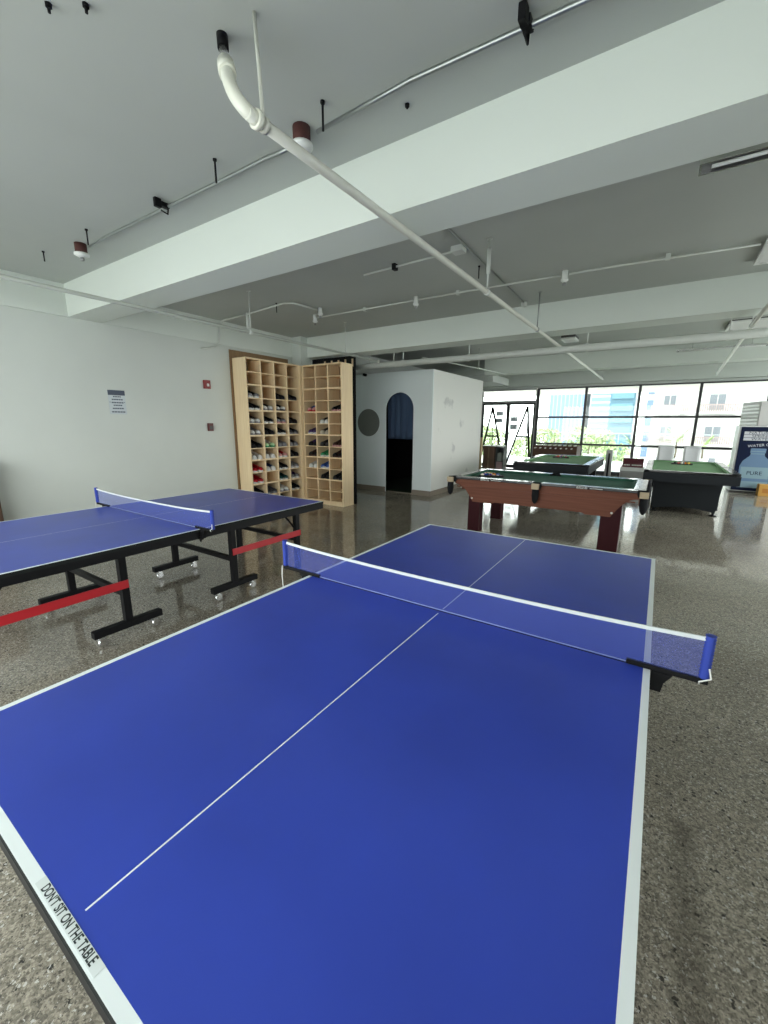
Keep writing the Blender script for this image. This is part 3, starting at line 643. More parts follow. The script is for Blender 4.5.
# ------------------------------------------------------------------ pool tables
FELT = mat('dark_green_felt', (.036, .125, .085), .9, noise=.05, nscale=80)
FELT2 = mat('glare_lightened_green_felt', (.20, .38, .19), .9, noise=.05, nscale=80)  # green raised to carry the window glare on the far tables' cloth
RAILB = mat('glossy_black_rail', (.012, .012, .014), .16)
MAHO = wood('brown_veneer', (.155, .052, .030), (.21, .075, .045), axis='X', rough=.55)
DKLEG = mat('dark_red_leg', (.040, .006, .009), .5, spec=.15)
BRASS = mat('beige_metal_cap', (.48, .38, .25), .5)
SILV = mat('silver_cap', (.6, .6, .6), .3, .8)
LEATH = mat('black_leather_net', (.012, .013, .015), .75, spec=.15, bump=.6, nscale=120)
def bed_and_rails(t, x0, x1, y0, y1, zt, rw, felt, railm, cap):
    MB().box(x0+rw*.55, x1-rw*.55, y0+rw*.55, y1-rw*.55, zt-.06, zt-.035).build('bed_cloth', felt, t)
    g = .075; long_x = (x1-x0) > (y1-y0)
    segs = []
    if long_x:
        mx_ = (x0+x1)/2
        for (a, b_) in ((x0+g, mx_-g*.7), (mx_+g*.7, x1-g)):
            segs += [(a, b_, y0, y0+rw, 'y', 1), (a, b_, y1-rw, y1, 'y', -1)]
        segs += [(x0, x0+rw, y0+g, y1-g, 'x', 1), (x1-rw, x1, y0+g, y1-g, 'x', -1)]
    else:
        my_ = (y0+y1)/2
        for (a, b_) in ((y0+g, my_-g*.7), (my_+g*.7, y1-g)):
            segs += [(x0, x0+rw, a, b_, 'x', 1), (x1-rw, x1, a, b_, 'x', -1)]
        segs += [(x0+g, x1-g, y0, y0+rw, 'y', 1), (x0+g, x1-g, y1-rw, y1, 'y', -1)]
    for (xa, xb, ya, yb, axn, sg) in segs:
        r_ = MB(); r_.box(xa, xb, ya, yb, zt-.034, zt, b=.006); ro = r_.build('rail', railm, t)
        c_ = .035; k = MB()
        if axn == 'y':
            yy = yb if sg == 1 else ya
            k.prism([(yy, zt-.004), (yy+sg*c_, zt-.006), (yy+sg*c_*.8, zt-.034), (yy, zt-.034)], xa+.03, xb-.03, 'yz')
        else:
            xx = xb if sg == 1 else xa
            k.prism([(xx, zt-.004), (xx+sg*c_, zt-.006), (xx+sg*c_*.8, zt-.034), (xx, zt-.034)], ya+.03, yb-.03, 'xz')
        k.build('cushion', felt, ro)
def pocket(t, x, y, zt, capx, bag, cap, dx=0, dy=0):
    p = MB(); p.lathe((x, y, zt-.08), [(.05, 0), (.062, .03), (.062, .078), (.052, .0775), (.045, .02)], 18); po = p.build('pocket', LEATH, t)
    if cap: MB().box(x+dx-.045, x+dx+.045, y+dy*3-.022, y+dy*3+.022, zt-.078, zt-.006, b=.004).build('cap', cap, po)
    if bag:
        MB().lathe((x+dx*1.6, y+dy*1.6, zt-.27), [(.012, 0), (.034, .03), (.046, .10), (.042, .19)], 14).build('net_bag', LEATH, po)
BALLC = [('yellow', (.75, .5, .03)), ('blue', (.02, .06, .35)), ('red', (.5, .02, .02)), ('purple', (.1, .02, .2)), ('orange', (.65, .2, .02)), ('green', (.02, .2, .08)), ('maroon', (.2, .01, .02)), ('black', (.01, .01, .01))]
IVORY = mat('ivory_ball', (.8, .76, .64), .2)
BM = {}
def ball_mesh(name, col, stripe):
    k = (name, stripe)
    if k in BM: return BM[k]
    bm = bmesh.new(); bmesh.ops.create_uvsphere(bm, u_segments=20, v_segments=12, radius=.0286)
    me = bpy.data.meshes.new('ball'); bm.to_mesh(me); bm.free()
    me.materials.append(mat('%s_ball' % name, col, .15)); me.materials.append(IVORY)
    for p in me.polygons:
        p.use_smooth = True
        z = abs(p.center.z)
        p.material_index = 1 if ((stripe and z > .016) or (not stripe and z > .0272)) else 0
    BM[k] = me; return me
def rack_balls(cx, cy, z, dirx, diry, where, distinct):
    seq = [(n_, c_, False) for n_, c_ in BALLC]+[(n_, c_, True) for n_, c_ in BALLC[:7]]
    rnd = random.Random(len(where)); rnd.shuffle(seq); i = 0; px, py = -diry, dirx
    for r_ in range(5):
        for k in range(r_+1):
            n_, c_, s_ = seq[i]; i += 1
            o = bpy.data.objects.new('pool_ball', ball_mesh(n_, c_, s_)); COL.objects.link(o)
            o.location = (cx+dirx*(r_-2)*.0497+px*(k-r_/2)*.0574, cy+diry*(r_-2)*.0497+py*(k-r_/2)*.0574, z+.0287)
            o.rotation_euler = (rnd.random()*3, rnd.random()*3, 0)
            if distinct: lab = '%s %s pool ball in the triangle on %s' % ('striped' if s_ else 'solid', n_, where)
            else: lab = 'small pool ball racked in the triangle on %s' % where
            tag(o, lab, 'pool ball', 'pool balls on '+where)
    tr = MB(); R_ = .205; pts = []
    for k in range(3):
        a = math.atan2(-diry, -dirx)+k*2*PI/3; q = (cx+R_*math.cos(a)+dirx*.0165, cy+R_*math.sin(a)+diry*.0165)
        for da in (-.5, 0, .5): pts.append((q[0]+.0*da, q[1])) if da == 0 else None
    n_ = 3
    for k in range(3):
        a_, b_ = Vector(pts[k]+(z+.017,)), Vector(pts[(k+1) % 3]+(z+.017,))
        d = (b_-a_).normalized(); s2 = d.cross(Vector((0, 0, 1)))*.005
        tr.add([a_-s2-Vector((0, 0, .017)), b_-s2-Vector((0, 0, .017)), b_+s2-Vector((0, 0, .017)), a_+s2-Vector((0, 0, .017)), a_-s2+Vector((0, 0, .017)), b_-s2+Vector((0, 0, .017)), b_+s2+Vector((0, 0, .017)), a_+s2+Vector((0, 0, .017))],
               [(0, 3, 2, 1), (4, 5, 6, 7), (0, 1, 5, 4), (2, 3, 7, 6), (1, 2, 6, 5), (0, 4, 7, 3)])
    tag(tr.build('triangle_rack', mat('black_rack_plastic', (.015, .015, .015), .4)), 'black triangle rack around the balls on '+where, 'triangle rack', 'triangle racks')

# brown pool table, long side facing the viewer
PX0, PX1, PY0, PY1, PZ = -1.02, 1.40, 5.40, 6.70, .80
p1 = thing('pool_table', 'brown pool table with dark red legs and hanging ball pockets', 'pool table', (0, 0, 0))
bed_and_rails(p1, PX0, PX1, PY0, PY1, PZ, .13, FELT, RAILB, BRASS)
def skirt_poly(a, b_, dep=.24):      # curved lower edge: shallow ends, deep middle
    zt = PZ-.036; L_ = []
    for i in range(9):
        u = i/8; L_.append((a+.02+.25*u, zt-.075-dep*(1-math.cos(u*PI/2))**1.1))
    pts = [(a, zt), (a, zt-.07)]+L_
    R_ = [(a+b_-x, z) for x, z in reversed(L_)]
    mid_ = [(a+.55, zt-.315), (a+.60, zt-.295), (b_-.60, zt-.295), (b_-.55, zt-.315)] if b_-a > 1.6 else []
    return pts+mid_+R_+[(b_, zt-.07), (b_, zt)]
for y in (PY0+.04, PY1-.065): MB().prism(skirt_poly(PX0+.06, PX1-.06), y, y+.025, 'xz').build('skirt', MAHO, p1)
for x in (PX0+.04, PX1-.065): MB().prism(skirt_poly(PY0+.07, PY1-.07, .12), x, x+.025, 'yz').build('skirt', MAHO, p1)
for y in (PY0+.028, PY1-.04): MB().box(PX0+.09, PX1-.09, y, y+.012, PZ-.15, PZ-.135).build('moulding', MAHO, p1)
for x, y, lw_ in ((PX0+.26, PY0+.07, .17), (PX1-.44, PY0+.07, .22), (PX0+.26, PY1-.23, .17), (PX1-.44, PY1-.23, .17)):
    MB().box(x, x+lw_, y, y+.16, 0, PZ-.06, b=.004).build('leg', DKLEG, p1)
mx_ = (PX0+PX1)/2
for x, y, dx, dy in ((PX0+.02, PY0+.02, -.01, -.02), (mx_, PY0+.012, 0, -.025), (PX1-.02, PY0+.02, .01, -.02), (PX0+.02, PY1-.02, -.01, .02), (mx_, PY1-.012, 0, .025), (PX1-.02, PY1-.02, .01, .02)):
    pocket(p1, x, y, PZ, 0, True, BRASS, dx, dy)
for x in (PX0+.15, PX0+.32, PX1-.32): MB().lathe((x, PY0+.04, PZ-.30 if x > PX0+.2 else PZ-.15), [(.001, -.006), (.012, -.005), (.014, 0)], 10, 'y').build('bolt_cap', CORD, p1)
for xc in (PX0+.58, PX1-.60):
    vs, fs = text_mb('Billiards', .04, Matrix.Translation((xc-.07, PY0-.0006, PZ-.017)) @ Matrix.Rotation(PI/2, 4, 'X') @ Matrix.Diagonal((1.0, 1, 1, 1)), depth=.0004)
    l_ = MB().add(vs, fs); l_.box(xc+.02, xc+.16, PY0-.001, PY0-.0003, PZ-.022, PZ-.016)
    l_.build('lettering', CORD, p1, 'white lettering')
rack_balls(-.60, 5.93, PZ-.035, -1, 0, 'the brown pool table', True)

def black_pool(label, x0, x1, y0, y1, zt, base):
    t = thing('pool_table', label, 'pool table', (0, 0, 0))
    bed_and_rails(t, x0, x1, y0, y1, zt, .12, FELT2, RAILB, SILV)
    BODY = mat('charcoal_cabinet', (.014, .017, .021), .5, spec=.2)
    d = .19; i_ = .03
    mb = MB(); mb.prism([(x0, zt-.036), (x1, zt-.036), (x1-i_, zt-d), (x0+i_, zt-d)], y0, y0+.03, 'xz'); mb.prism([(x0, zt-.036), (x1, zt-.036), (x1-i_, zt-d), (x0+i_, zt-d)], y1-.03, y1, 'xz')
    mb.box(x0, x0+.03, y0+.03, y1-.03, zt-d, zt-.036); mb.box(x1-.03, x1, y0+.03, y1-.03, zt-d, zt-.036); mb.box(x0+.03, x1-.03, y0+.03, y1-.03, zt-d, zt-d+.02)
    mb.build('cabinet', BODY, t)
    my_ = (y0+y1)/2
    for x, y in ((x0+.07, y0+.07), (x1-.07, y0+.07), (x0+.07, y1-.07), (x1-.07, y1-.07), (x0+.065, my_), (x1-.065, my_)):
        pocket(t, x, y, zt-.001, 0, False, None)
    if base:
        bx0, bx1 = x0+.17, x1-.19; yb0, yb1 = y0+.36, y1-.4; zb = zt-d-.001
        mb = MB(); n = 10
        arch_ = [(bx0+.08+(bx1-bx0-.16)*k/n, .07+.045*math.sin(PI*k/n)) for k in range(n+1)]
        poly_ = [(bx0-.02, zb), (bx0+.03, .05)]+arch_+[(bx1-.03, .05), (bx1+.02, zb)]
        mb.prism(poly_, yb0, yb0+.03, 'xz'); mb.prism(poly_, yb1-.03, yb1, 'xz')
        mb.box(bx0+.0, bx0+.03, yb0+.03, yb1-.03, .1, zb); mb.box(bx1-.03, bx1, yb0+.03, yb1-.03, .1, zb)
        mb.build('base', mat('charcoal_base', (.012, .015, .018), .55, spec=.2), t)
        for x, y in ((bx0+.05, yb0+.05), (bx1-.05, yb0+.05), (bx0+.05, yb1-.05), (bx1-.05, yb1-.05)):
            MB().lathe((x, y, 0), [(.06, 0), (.06, .012), (.02, .02), (.02, .07)], 14).build('foot', BLACKM, t)
        MB().tube([(x0+.13, yb0+.35, 0), (x0+.15, yb0+.35, zb)], .018, 10).build('side_leg', CHROME, t)
    else:
        for x, y in ((x0+.12, y0+.2), (x1-.28, y0+.2), (x0+.12, y1-.36), (x1-.28, y1-.36)):
            MB().box(x, x+.16, y, y+.16, 0, zt-d-.001, b=.004).build('leg', BLACKM, t)
        MB().box((x0+x1)/2-.16, (x0+x1)/2+.14, y0+.12, y0+.5, zt-d-.07, zt-d-.001, b=.01).build('ball_return', mat('grey_ball_return', (.25, .25, .25), .5), t)
black_pool('black pool table with glare-lightened green cloth, behind the brown one', -1.03, .40, 8.5, 11.1, .79, False)
black_pool('black pool table on a solid base, near the water machine', 1.29, 2.62, 8.42, 11.1, .775, True)
rack_balls(-.46, 10.55, .79-.035, 0, -1, 'the black pool table behind the brown one', False)
rack_balls(1.90, 10.5, .775-.035, 0, -1, 'the black pool table near the water machine', False)

# ------------------------------------------------------------------ things by the windows
fb = thing('foosball_table', 'dark brown foosball table below the window behind the far pool table', 'foosball table', (-1.10, 13.2, 0))
FBW = wood('dark_walnut', (.07, .035, .022), (.11, .055, .035), axis='X')
mb = MB(); mb.box(-.61, .61, -.36, -.33, .62, .92); mb.box(-.61, .61, .33, .36, .62, .92); mb.box(-.61, -.58, -.33, .33, .62, .92); mb.box(.58, .61, -.33, .33, .62, .92); mb.box(-.58, .58, -.33, .33, .62, .65)
mb.build('body', FBW, fb)
for x in (-.55, .49):
    for y in (-.3, .24): MB().box(x, x+.06, y, y+.06, 0, .619, b=.004).build('leg', BLACKM, fb)
for k in range(8):
    x = -.50+k*.143; r_ = MB().tube([(x, -.52, .86), (x, .52, .86)], .008, 8).build('rod', CHROME, fb)
    MB().tube([(x, -.62, .86), (x, -.5, .86)], .017, 8).build('handle', CORD, r_)
    pm = MB()
    for q in (-.18, 0, .18): pm.box(x-.012, x+.012, q-.02, q+.02, .8, .94)
    pm.build('players', CORD, r_)
# maroon machine on a white cabinet
mc = thing('low_cabinet', 'low white cabinet with a grey front beyond the brown pool table', 'cabinet', (.68, 12.3, 0))
mb = MB(); mb.box(0, .60, .02, .5, .03, .46, b=.006); mb.build('body', WPLAST, mc)
MB().box(.02, .56, 0, .019, .06, .36, b=.003).build('drawer', mat('grey_front', (.36, .36, .35), .5), mc)
MB().box(.03, .57, .04, .48, 0, .03).build('plinth', DARKG, mc)
mm = thing('chip_case', 'maroon sloped case with two rows of white pieces on the low cabinet', 'case', (.72, 12.33, .4605))
mb = MB(); mb.prism([(0, 0), (0, .10), (.22, .21), (.40, .21), (.40, 0)], 0, .46, 'yz'); mb.build('case', mat('maroon_case', (.10, .012, .022), .45), mm)
for k in range(11):
    if k in (4,): continue
    MB().box(.03+k*.037, .056+k*.037, -.012, -.0005, .045, .075, b=.003).build('counter', CORD, mm)
MB().tube([(-.03, .1, 0), (-.045, .1, .19), (-.02, .1, .23), (.0, .1, .2)], .006, 8).build('wire_loop', BLACKM, mm)
fan = thing('tower_fan', 'white tower fan with a dark slot beside the low cabinet', 'fan', (.39, 12.4, 0))
MB().box(-.075, .075, -.06, .06, .05, .88, b=.012).build('body', mat('grey_fan_body', (.42, .42, .42), .5), fan)
MB().box(-.022, .022, -.064, -.06, .12, .80).build('grille', BLACKM, fan)
MB().lathe((0, 0, 0), [(.12, 0), (.12, .02), (.05, .05)], 20).build('base', WPLAST, fan)
# white chairs behind the right pool table
def chair(label, x, y, rz):
    t = thing('chair', label, 'chair', (x, y, 0), rz, 'white chairs by the window')
    MB().box(-.2, .2, -.2, .2, .43, .46, b=.01).build('seat', WPLAST, t)
    mb = MB(); vs = []; n = 8
    for j in range(7):
        z = .55+.5*j/6
        for i in range(n+1):
            u = -1+2*i/n; vs.append((u*.145*(1+.04*j/6), .2+.02*(1-u*u)+.03*j/6, z))
    fs = [(j*(n+1)+i, j*(n+1)+i+1, (j+1)*(n+1)+i+1, (j+1)*(n+1)+i) for j in range(6) for i in range(n)]
    mb.add(vs, fs, 0, True); o = mb.build('backrest', mat('white_mesh_back', (.62, .63, .65), .6), t); md = o.modifiers.new('s', 'SOLIDIFY'); md.thickness = .02
    fr = MB().tube([(-.15, .2, .45), (-.155, .225, 1.05), (.155, .225, 1.05), (.15, .2, .45)], .014, 8).build('back_frame', WPLAST, t)
    for x_, y_ in ((-.18, -.18), (.18, -.18), (-.18, .18), (.18, .18)): MB().tube([(x_*1.1, y_*1.1, 0), (x_, y_, .43)], .013, 8).build('leg', CHROME, t)
    return t
chair('white high-backed chair by the window, left of the pair', 1.62, 12.0, 0)
chair('white high-backed chair by the window, right of the pair', 2.14, 12.0, 0)
# stacked boxes beside the doors
CARD = mat('brown_cardboard', (.20, .12, .085), .8, noise=.08, nscale=4)
for k, (z0, z1, lab) in enumerate(((0, .41, 'brown cardboard box by the glass doors, lower of the stack'), (.411, .82, 'brown cardboard box by the glass doors, upper of the stack'))):
    t = thing('cardboard_box', lab, 'box', (-3.19, 13.35, z0), 0, 'cardboard boxes by the doors')
    MB().box(-.19, .19, -.2, .2, 0, z1-z0, b=.004).build('carton', CARD, t)
    MB().box(-.025, .025, -.2006, -.2001, .02, z1-z0-.02).build('tape', mat('parcel_tape', (.3, .2, .13), .4), t)
t = thing('display_box', 'grey display crate holding papers beside the cardboard boxes', 'crate', (-2.83, 13.35, 0))
mb = MB(); mb.box(-.13, .13, -.18, .18, 0, .04); mb.box(-.13, -.11, -.18, .18, .04, .80); mb.box(.11, .13, -.18, .18, .04, .80); mb.box(-.11, .11, .16, .18, .04, .80); mb.box(-.11, .11, -.18, .16, .78, .80); mb.box(-.11, .11, -.18, .16, .34, .36)
mb.build('crate', mat('grey_crate', (.12, .13, .13), .5), t)
MB().box(-.10, .10, -.16, .14, .0405, .33, b=.004).build('pink_bag', mat('pale_pink', (.55, .38, .40), .6), t)
MB().box(-.08, .07, -.14, .1, .361, .62, b=.004).build('paper_stack', mat('paper_grey_green', (.38, .42, .38), .8), t)
tag(MB().box(-3.40, -2.74, 13.12, 13.56, .8215, .85, b=.008).build('tray', WPLAST), 'white tray lying across the stacked boxes by the doors', 'tray')
tag(MB().box(-2.80, -2.585, 10.86, 10.90, 0, 1.18, b=.002).build('plywood_sheet', PLYL), 'pale plywood sheet standing at the far corner of the booth', 'board')
# water vending machine
vm = thing('vending_machine', 'dark blue drinking water vending machine with a bottle picture', 'vending machine', (2.97, 12.5, 0))
NAVY = mat('navy_machine', (.005, .010, .036), .5, spec=.12)
MB().box(0, .76, .02, .62, .03, 1.53, b=.01).build('cabinet', WPLAST, vm)
MB().box(.03, .73, .05, .6, 0, .03).build('plinth', DARKG, vm)
MB().box(.035, .745, 0, .0195, .05, 1.51, b=.004).build('door', NAVY, vm, 'dark blue door')
BOT = mat('bottle_print', (.13, .21, .33), .5, spec=.2); BOT2 = mat('bottle_print_label', (.23, .34, .40), .5, spec=.2)
bt = MB(); cx = .40
outl = [(.27, .12), (.28, .62), (.24, .74), (.13, .86), (.12, .92), (.135, .93), (.135, 1.02), (.12, 1.03)]
bt.prism([(cx+x, z) for x, z in outl]+[(cx-x, z) for x, z in reversed(outl)], -.0018, -.0003, 'xz', 0)
for z in (.90, .955): bt.box(cx-.12, cx+.12, -.0024, -.0018, z, z+.012, 1)
bt.box(cx-.25, cx+.25, -.0024, -.0018, .34, .60, 1); bt.box(cx-.27, cx+.27, -.0024, -.0018, .12, .27, 1)
bt.build('bottle_picture', [BOT, BOT2], vm)
lt = MB(); lw = MB()
for z, s_ in ((1.375, 'NATURAL'), (1.305, 'SPRING'), (1.235, 'WATER')):
    MB().box(.10, .72, -.0016, -.0003, z-.031, z+.031).build('name_strip', mat('pale_print', (.55, .56, .60), .5), vm)
    vs, fs = text_mb(s_, .075, Matrix.Translation((.41, -.0022, z)) @ Matrix.Rotation(PI/2, 4, 'X') @ Matrix.Diagonal((1.35, 1, 1, 1))); lt.add(vs, fs, 1)
vs, fs = text_mb('WATER CO', .085, Matrix.Translation((.42, -.0012, 1.10)) @ Matrix.Rotation(PI/2, 4, 'X') @ Matrix.Rotation(.12, 4, 'Z')); lw.add(vs, fs, 0)
vs, fs = text_mb('PURE', .12, Matrix.Translation((cx, -.003, .46)) @ Matrix.Rotation(PI/2, 4, 'X')); lt.add(vs, fs, 1)
lt.build('lettering', [mat('pale_print', (.55, .56, .60), .5), NAVY], vm); lw.build('lettering', mat('pale_print', (.55, .56, .60), .5), vm, 'white slanted lettering')
yb_ = thing('yellow_box', 'small yellow box on the floor before the water machine', 'box', (3.52, 12.2, 0))
MB().box(-.08, .28, -.12, .14, 0, .25, b=.006).build('carton', mat('yellow_card', (.52, .27, .05), .6), yb_)
MB().box(-.02, .1, -.1206, -.1201, .07, .17).build('printed_mark', mat('orange_mark', (.42, .16, .02), .6), yb_)
gc = thing('louvred_cabinet', 'tall pale grey cabinet with louvred side behind the water machine', 'cabinet', (3.36, 13.2, 0), .2)
MB().box(.012, .8, 0, 1.08, 0, 2.11, b=.006).build('body', mat('pale_grey_cabinet', (.42, .41, .40), .5), gc)
mb = MB()
for k in range(22): mb.prism([(.012, .2+k*.085), (0, .215+k*.085), (0, .25+k*.085), (.012, .255+k*.085)], .06, 1.02, 'xz')
mb.build('louvres', WPLAST, gc)

# ------------------------------------------------------------------ left wall fittings
ps = thing('wall_notice', 'small printed notice with dark header on the left wall', 'notice', (XL+.001, 2.635, 1.80))
mb = MB(); mb.box(0, .003, -.105, .105, -.155, .155); mb.build('sheet', mat('notice_paper', (.50, .55, .58), .4), ps)
mb = MB(); mb.box(.003, .0036, -.105, .105, .09, .155, 0)
rnd = random.Random(3)
for k, (wd, z) in enumerate(((.05, .072), (.07, .035), (.075, -.005), (.055, -.04), (.07, -.08), (.085, -.125))):
    mb.box(.003, .0036, -wd, wd, z-.008, z+.008, 0)
    for q in range(5): mb.box(.0036, .004, -wd+q*wd*.4, -wd+q*wd*.4+.004, z-.008, z+.008, 1)
for y in (-.09, .09): mb.box(.003, .0036, y-.005, y+.005, -.005, .005, 0)
mb.build('printed_lines', [mat('notice_ink', (.06, .075, .11), .6), mat('notice_paper', (.5, .55, .58), .4)], ps)
al = thing('fire_alarm', 'red fire alarm strobe on the left wall, upper of two', 'fire alarm', (XL+.001, 3.975, 2.13))
MB().box(0, .045, -.052, .052, -.065, .065, b=.006).build('housing', mat('alarm_red', (.22, .012, .015), .45), al)
MB().box(.046, .062, -.016, .016, -.03, .012, b=.004).build('strobe', WPLAST, al, 'white strobe lens')
pl = thing('call_point', 'dark red call point on the left wall below the strobe', 'call point', (XL+.001, 3.98, 1.47))
MB().box(0, .04, -.042, .042, -.062, .062, b=.005).build('housing', mat('callpoint_red', (.10, .02, .02), .5), pl)
MB().box(.0405, .044, -.026, .026, -.036, .02).build('push_plate', DARKG, pl)

bc = thing('storage_cabinet', 'dark brown cabinet against the left wall at the photo edge', 'cabinet', (XL+.002, .55, 0))
WAL = wood('dark_walnut_z', (.07, .04, .028), (.11, .065, .045))
MB().box(0, .22, 0, .68, 0, 1.12, b=.006).build('body', WAL, bc)
for k in (0, 1):
    d_ = MB().box(.2205, .238, .01+k*.335, .335+k*.335, .04, 1.10, b=.003).build('door', WAL, bc)
    MB().tube([(.2385, .30+k*.08, .6), (.26, .30+k*.08, .6)], .012, 10).build('knob', BRASS, d_)

# ------------------------------------------------------------------ pipes, conduits and ceiling gear
def hanger(x, y, z, r, parent, m=PVC, topz=ZC-.002):
    mb = MB().tube([(x, y, z+r), (x, y, topz)], .008, 8); mb.tube([(x, y-.02, z), (x, y+.02, z)], r+.006, 14); mb.lathe((x, y, topz-.006), [(.025, 0), (.025, .006)], 10)
    return mb.build('hanger', m, parent)
mp_ = thing('ceiling_pipe', 'long cream pipe with an elbow running under the beams toward the windows', 'pipe', (0, 0, 0))
MB().tube([(.0, 1.12, 2.7), (.0, 1.5, 2.7), (.02, 7, 2.7), (.03, 12.4, 2.7)], .022, 14).build('pipe_run', PVC, mp_)
ELB = mat('cream_elbow', (.72, .72, .64), .4)
e0, e1 = Vector((-.045, 1.085, 2.76)), Vector((-.255, 1.23, 3.07))
ed = (e1-e0).normalized()
bA, bB, bC, bD = e0+ed*.15, e0-ed*.005, Vector((0, 1.095, 2.7)), Vector((0, 1.175, 2.7))
bez = [bA*(1-u)**3+bB*3*u*(1-u)**2+bC*3*u*u*(1-u)+bD*u**3 for u in [i/12 for i in range(13)]]
MB().tube([e0+ed*.22]+bez, .026, 16).build('elbow', ELB, mp_)
MB().tube([e0+ed*.16, e0+ed*.25], .034, 14).build('coupling', ELB, mp_)
MB().tube([(0, 1.155, 2.7), (0, 1.175, 2.7)], .034, 14).build('coupling', ELB, mp_)
MB().tube([e0+ed*.25, e1], .017, 10).build('riser', CHROME, mp_)
MB().tube([e1, (-.27, 1.24, ZC-.001)], .023, 12).build('ceiling_socket', BLACKM, mp_)
rh = MB().tube([(-.002, 1.2, 2.72), (-.079, 1.249, ZC-.002)], .008, 8); rh.tube([(0, 1.19, 2.7), (0, 1.21, 2.7)], .028, 14); rh.build('hanger', PVC, mp_)
hanger(.01, 3.72, 2.7, .022, mp_, WPIPE); hanger(.016, 5.5, 2.7, .022, mp_, GALV)
MB().tube([(.01, 3.72, 2.85), (.01, 3.72, 3.05)], .018, 10).build('drop_tube', WPIPE, mp_); hanger(.03, 12.3, 2.7, .022, mp_, WPIPE)
rp2 = thing('ceiling_pipe', 'pale pipe under the ceiling at the right, running toward the windows', 'pipe', (0, 0, 0))
MB().tube([(2.16, 2.6, 2.7), (2.2, 6.5, 2.7), (2.38, 12.5, 2.7)], .022, 12).build('pipe_run', PVC, rp2)
for y in (3.2, 6.6, 12.4): hanger(2.2+(y-6.5)*.03 if y > 6.5 else 2.17, y, 2.7, .022, rp2, WPIPE)
MB().lathe((2.21, 6.75, 2.66), [(.008, -.03), (.02, 0), (.012, .03)], 10).build('sprinkler_head', CHROME, rp2)
lp = thing('ceiling_pipe', 'long thin pale pipe near the left wall passing over the shoe racks', 'pipe', (0, 0, 0))
MB().tube([(-2.98, YB+.05, 2.655), (-3.0, 2.9, 2.655), (-2.95, 6.33, 2.64)], .018, 12).build('pipe_run', mat('dull_pvc', (.42, .44, .40), .5), lp)
MB().lathe((-2.95, 6.30, 2.64), [(.026, 0), (.026, .05)], 12, 'y').build('end_cap', PVC, lp)
for y, tz in ((-1.0, ZC), (1.0, ZC), (3.55, ZC), (5.45, ZC)): hanger(-2.99, y, 2.655, .02, lp, WPIPE, tz)
bp_ = thing('ceiling_pipe', 'thick pale pipe running across the room behind the second beam', 'pipe', (0, 0, 0))
MB().tube([(-4.6, 6.55, 2.60), (0, 6.55, 2.60), (5.5, 6.55, 2.60)], .05, 16).build('pipe_run', WPIPE, bp_)
for x in (-3.3, -2.75, -2.55, -1.3, .45, 2.0, 4.0): hanger(x, 6.55, 2.60, .05, bp_, WPIPE)
vn = thing('conduit', 'thin pale conduit crossing high over the booth', 'conduit', (0, 0, 0))
MB().tube([(-2.2, 6.62, 2.68), (-2.0, 8.9, 2.72), (-1.9, 10.4, 2.74)], .010, 8).build('conduit_run', WPIPE, vn); hanger(-2.0, 8.8, 2.72, .01, vn, WPIPE)

cd = thing('conduit', 'galvanised conduit on the near ceiling, in front of the first beam', 'conduit', (0, 0, 0))
MB().tube([(-3.0, 1.83, 3.075), (-2.7, 1.835, 3.095), (-1.2, 1.86, 3.10), (-.72, 1.86, 3.10), (-.6, 1.85, 3.085), (-.45, 1.83, 3.07)], .012, 10).build('conduit_run', GALV, cd)
MB().tube([(-.27, 1.82, 3.07), (.3, 1.82, 3.09), (1.03, 1.87, 3.10), (2.5, 1.9, 3.10), (5.4, 1.9, 3.10)], .012, 10).build('conduit_run', GALV, cd)
for x, y in ((-1.78, 1.83), (.82, 1.85), (3.2, 1.9)):
    cl = MB(); cl.box(x-.015, x+.015, y-.075, y-.03, 3.07, ZC-.002, b=.003); cl.box(x-.02, x+.02, y-.03, y+.03, 3.085, 3.115, b=.004); cl.tube([(x, y+.03, 3.11), (x, y+.02, 3.05), (x, y-.03, 3.06)], .006, 6)
    cl.build('clamp', BLACKM, cd)
def detector(x, y, z, label, box_m, r=.05):
    t = thing('smoke_detector', label, 'detector', (x, y, z), 0, 'detectors on the ceiling')
    k_ = 1 if box_m is RUST else .62
    MB().lathe((0, 0, -.04), [(.045*k_, 0), (.048*k_, .01), (.048*k_, .04+ZC-z)], 16).build('junction_box', box_m, t)
    MB().lathe((0, 0, -.075), [(.022*k_, 0), (.03*k_, .004), (.06*k_, .018), (.06*k_, .034)], 18).build('sensor', WPLAST, t)
    MB().lathe((0, 0, -.105), [(.012, 0), (.018, .006), (.016, .03)], 12).build('sensor_tip', mat('sensor_tip_grey', (.3, .3, .3), .4), t)
detector(-3.16, 1.82, 3.09, 'smoke detector on a dark red box at the end of the near conduit', RUST)
detector(-.385, 1.82, 3.09, 'smoke detector on a dark red box beside the cream pipe', RUST)
c2 = thing('conduit', 'white conduit across the ceiling between the first and second beams', 'conduit', (0, 0, 0))
for run in ([(-3.045, 4.86, 3.09), (-1.40, 4.86, 3.09)], [(-1.32, 4.86, 3.09), (0, 4.89, 3.092), (.37, 4.9, 3.09)], [(.455, 4.902, 3.09), (.8, 4.92, 3.095), (1.99, 5.03, 3.10)]): MB().tube(run, .011, 8).build('conduit_run', WPIPE, c2)
for x in (-2.2, -.8, 1.316):
    MB().box(x-.02, x+.02, 4.88 if x < 1 else 4.92, 4.92 if x < 1 else 4.96, 3.075, ZC-.002, b=.004).build('clip', WPIPE, c2)
detector(-3.09, 4.85, 3.09, 'white ceiling detector at the left end of the white conduit', WPLAST)
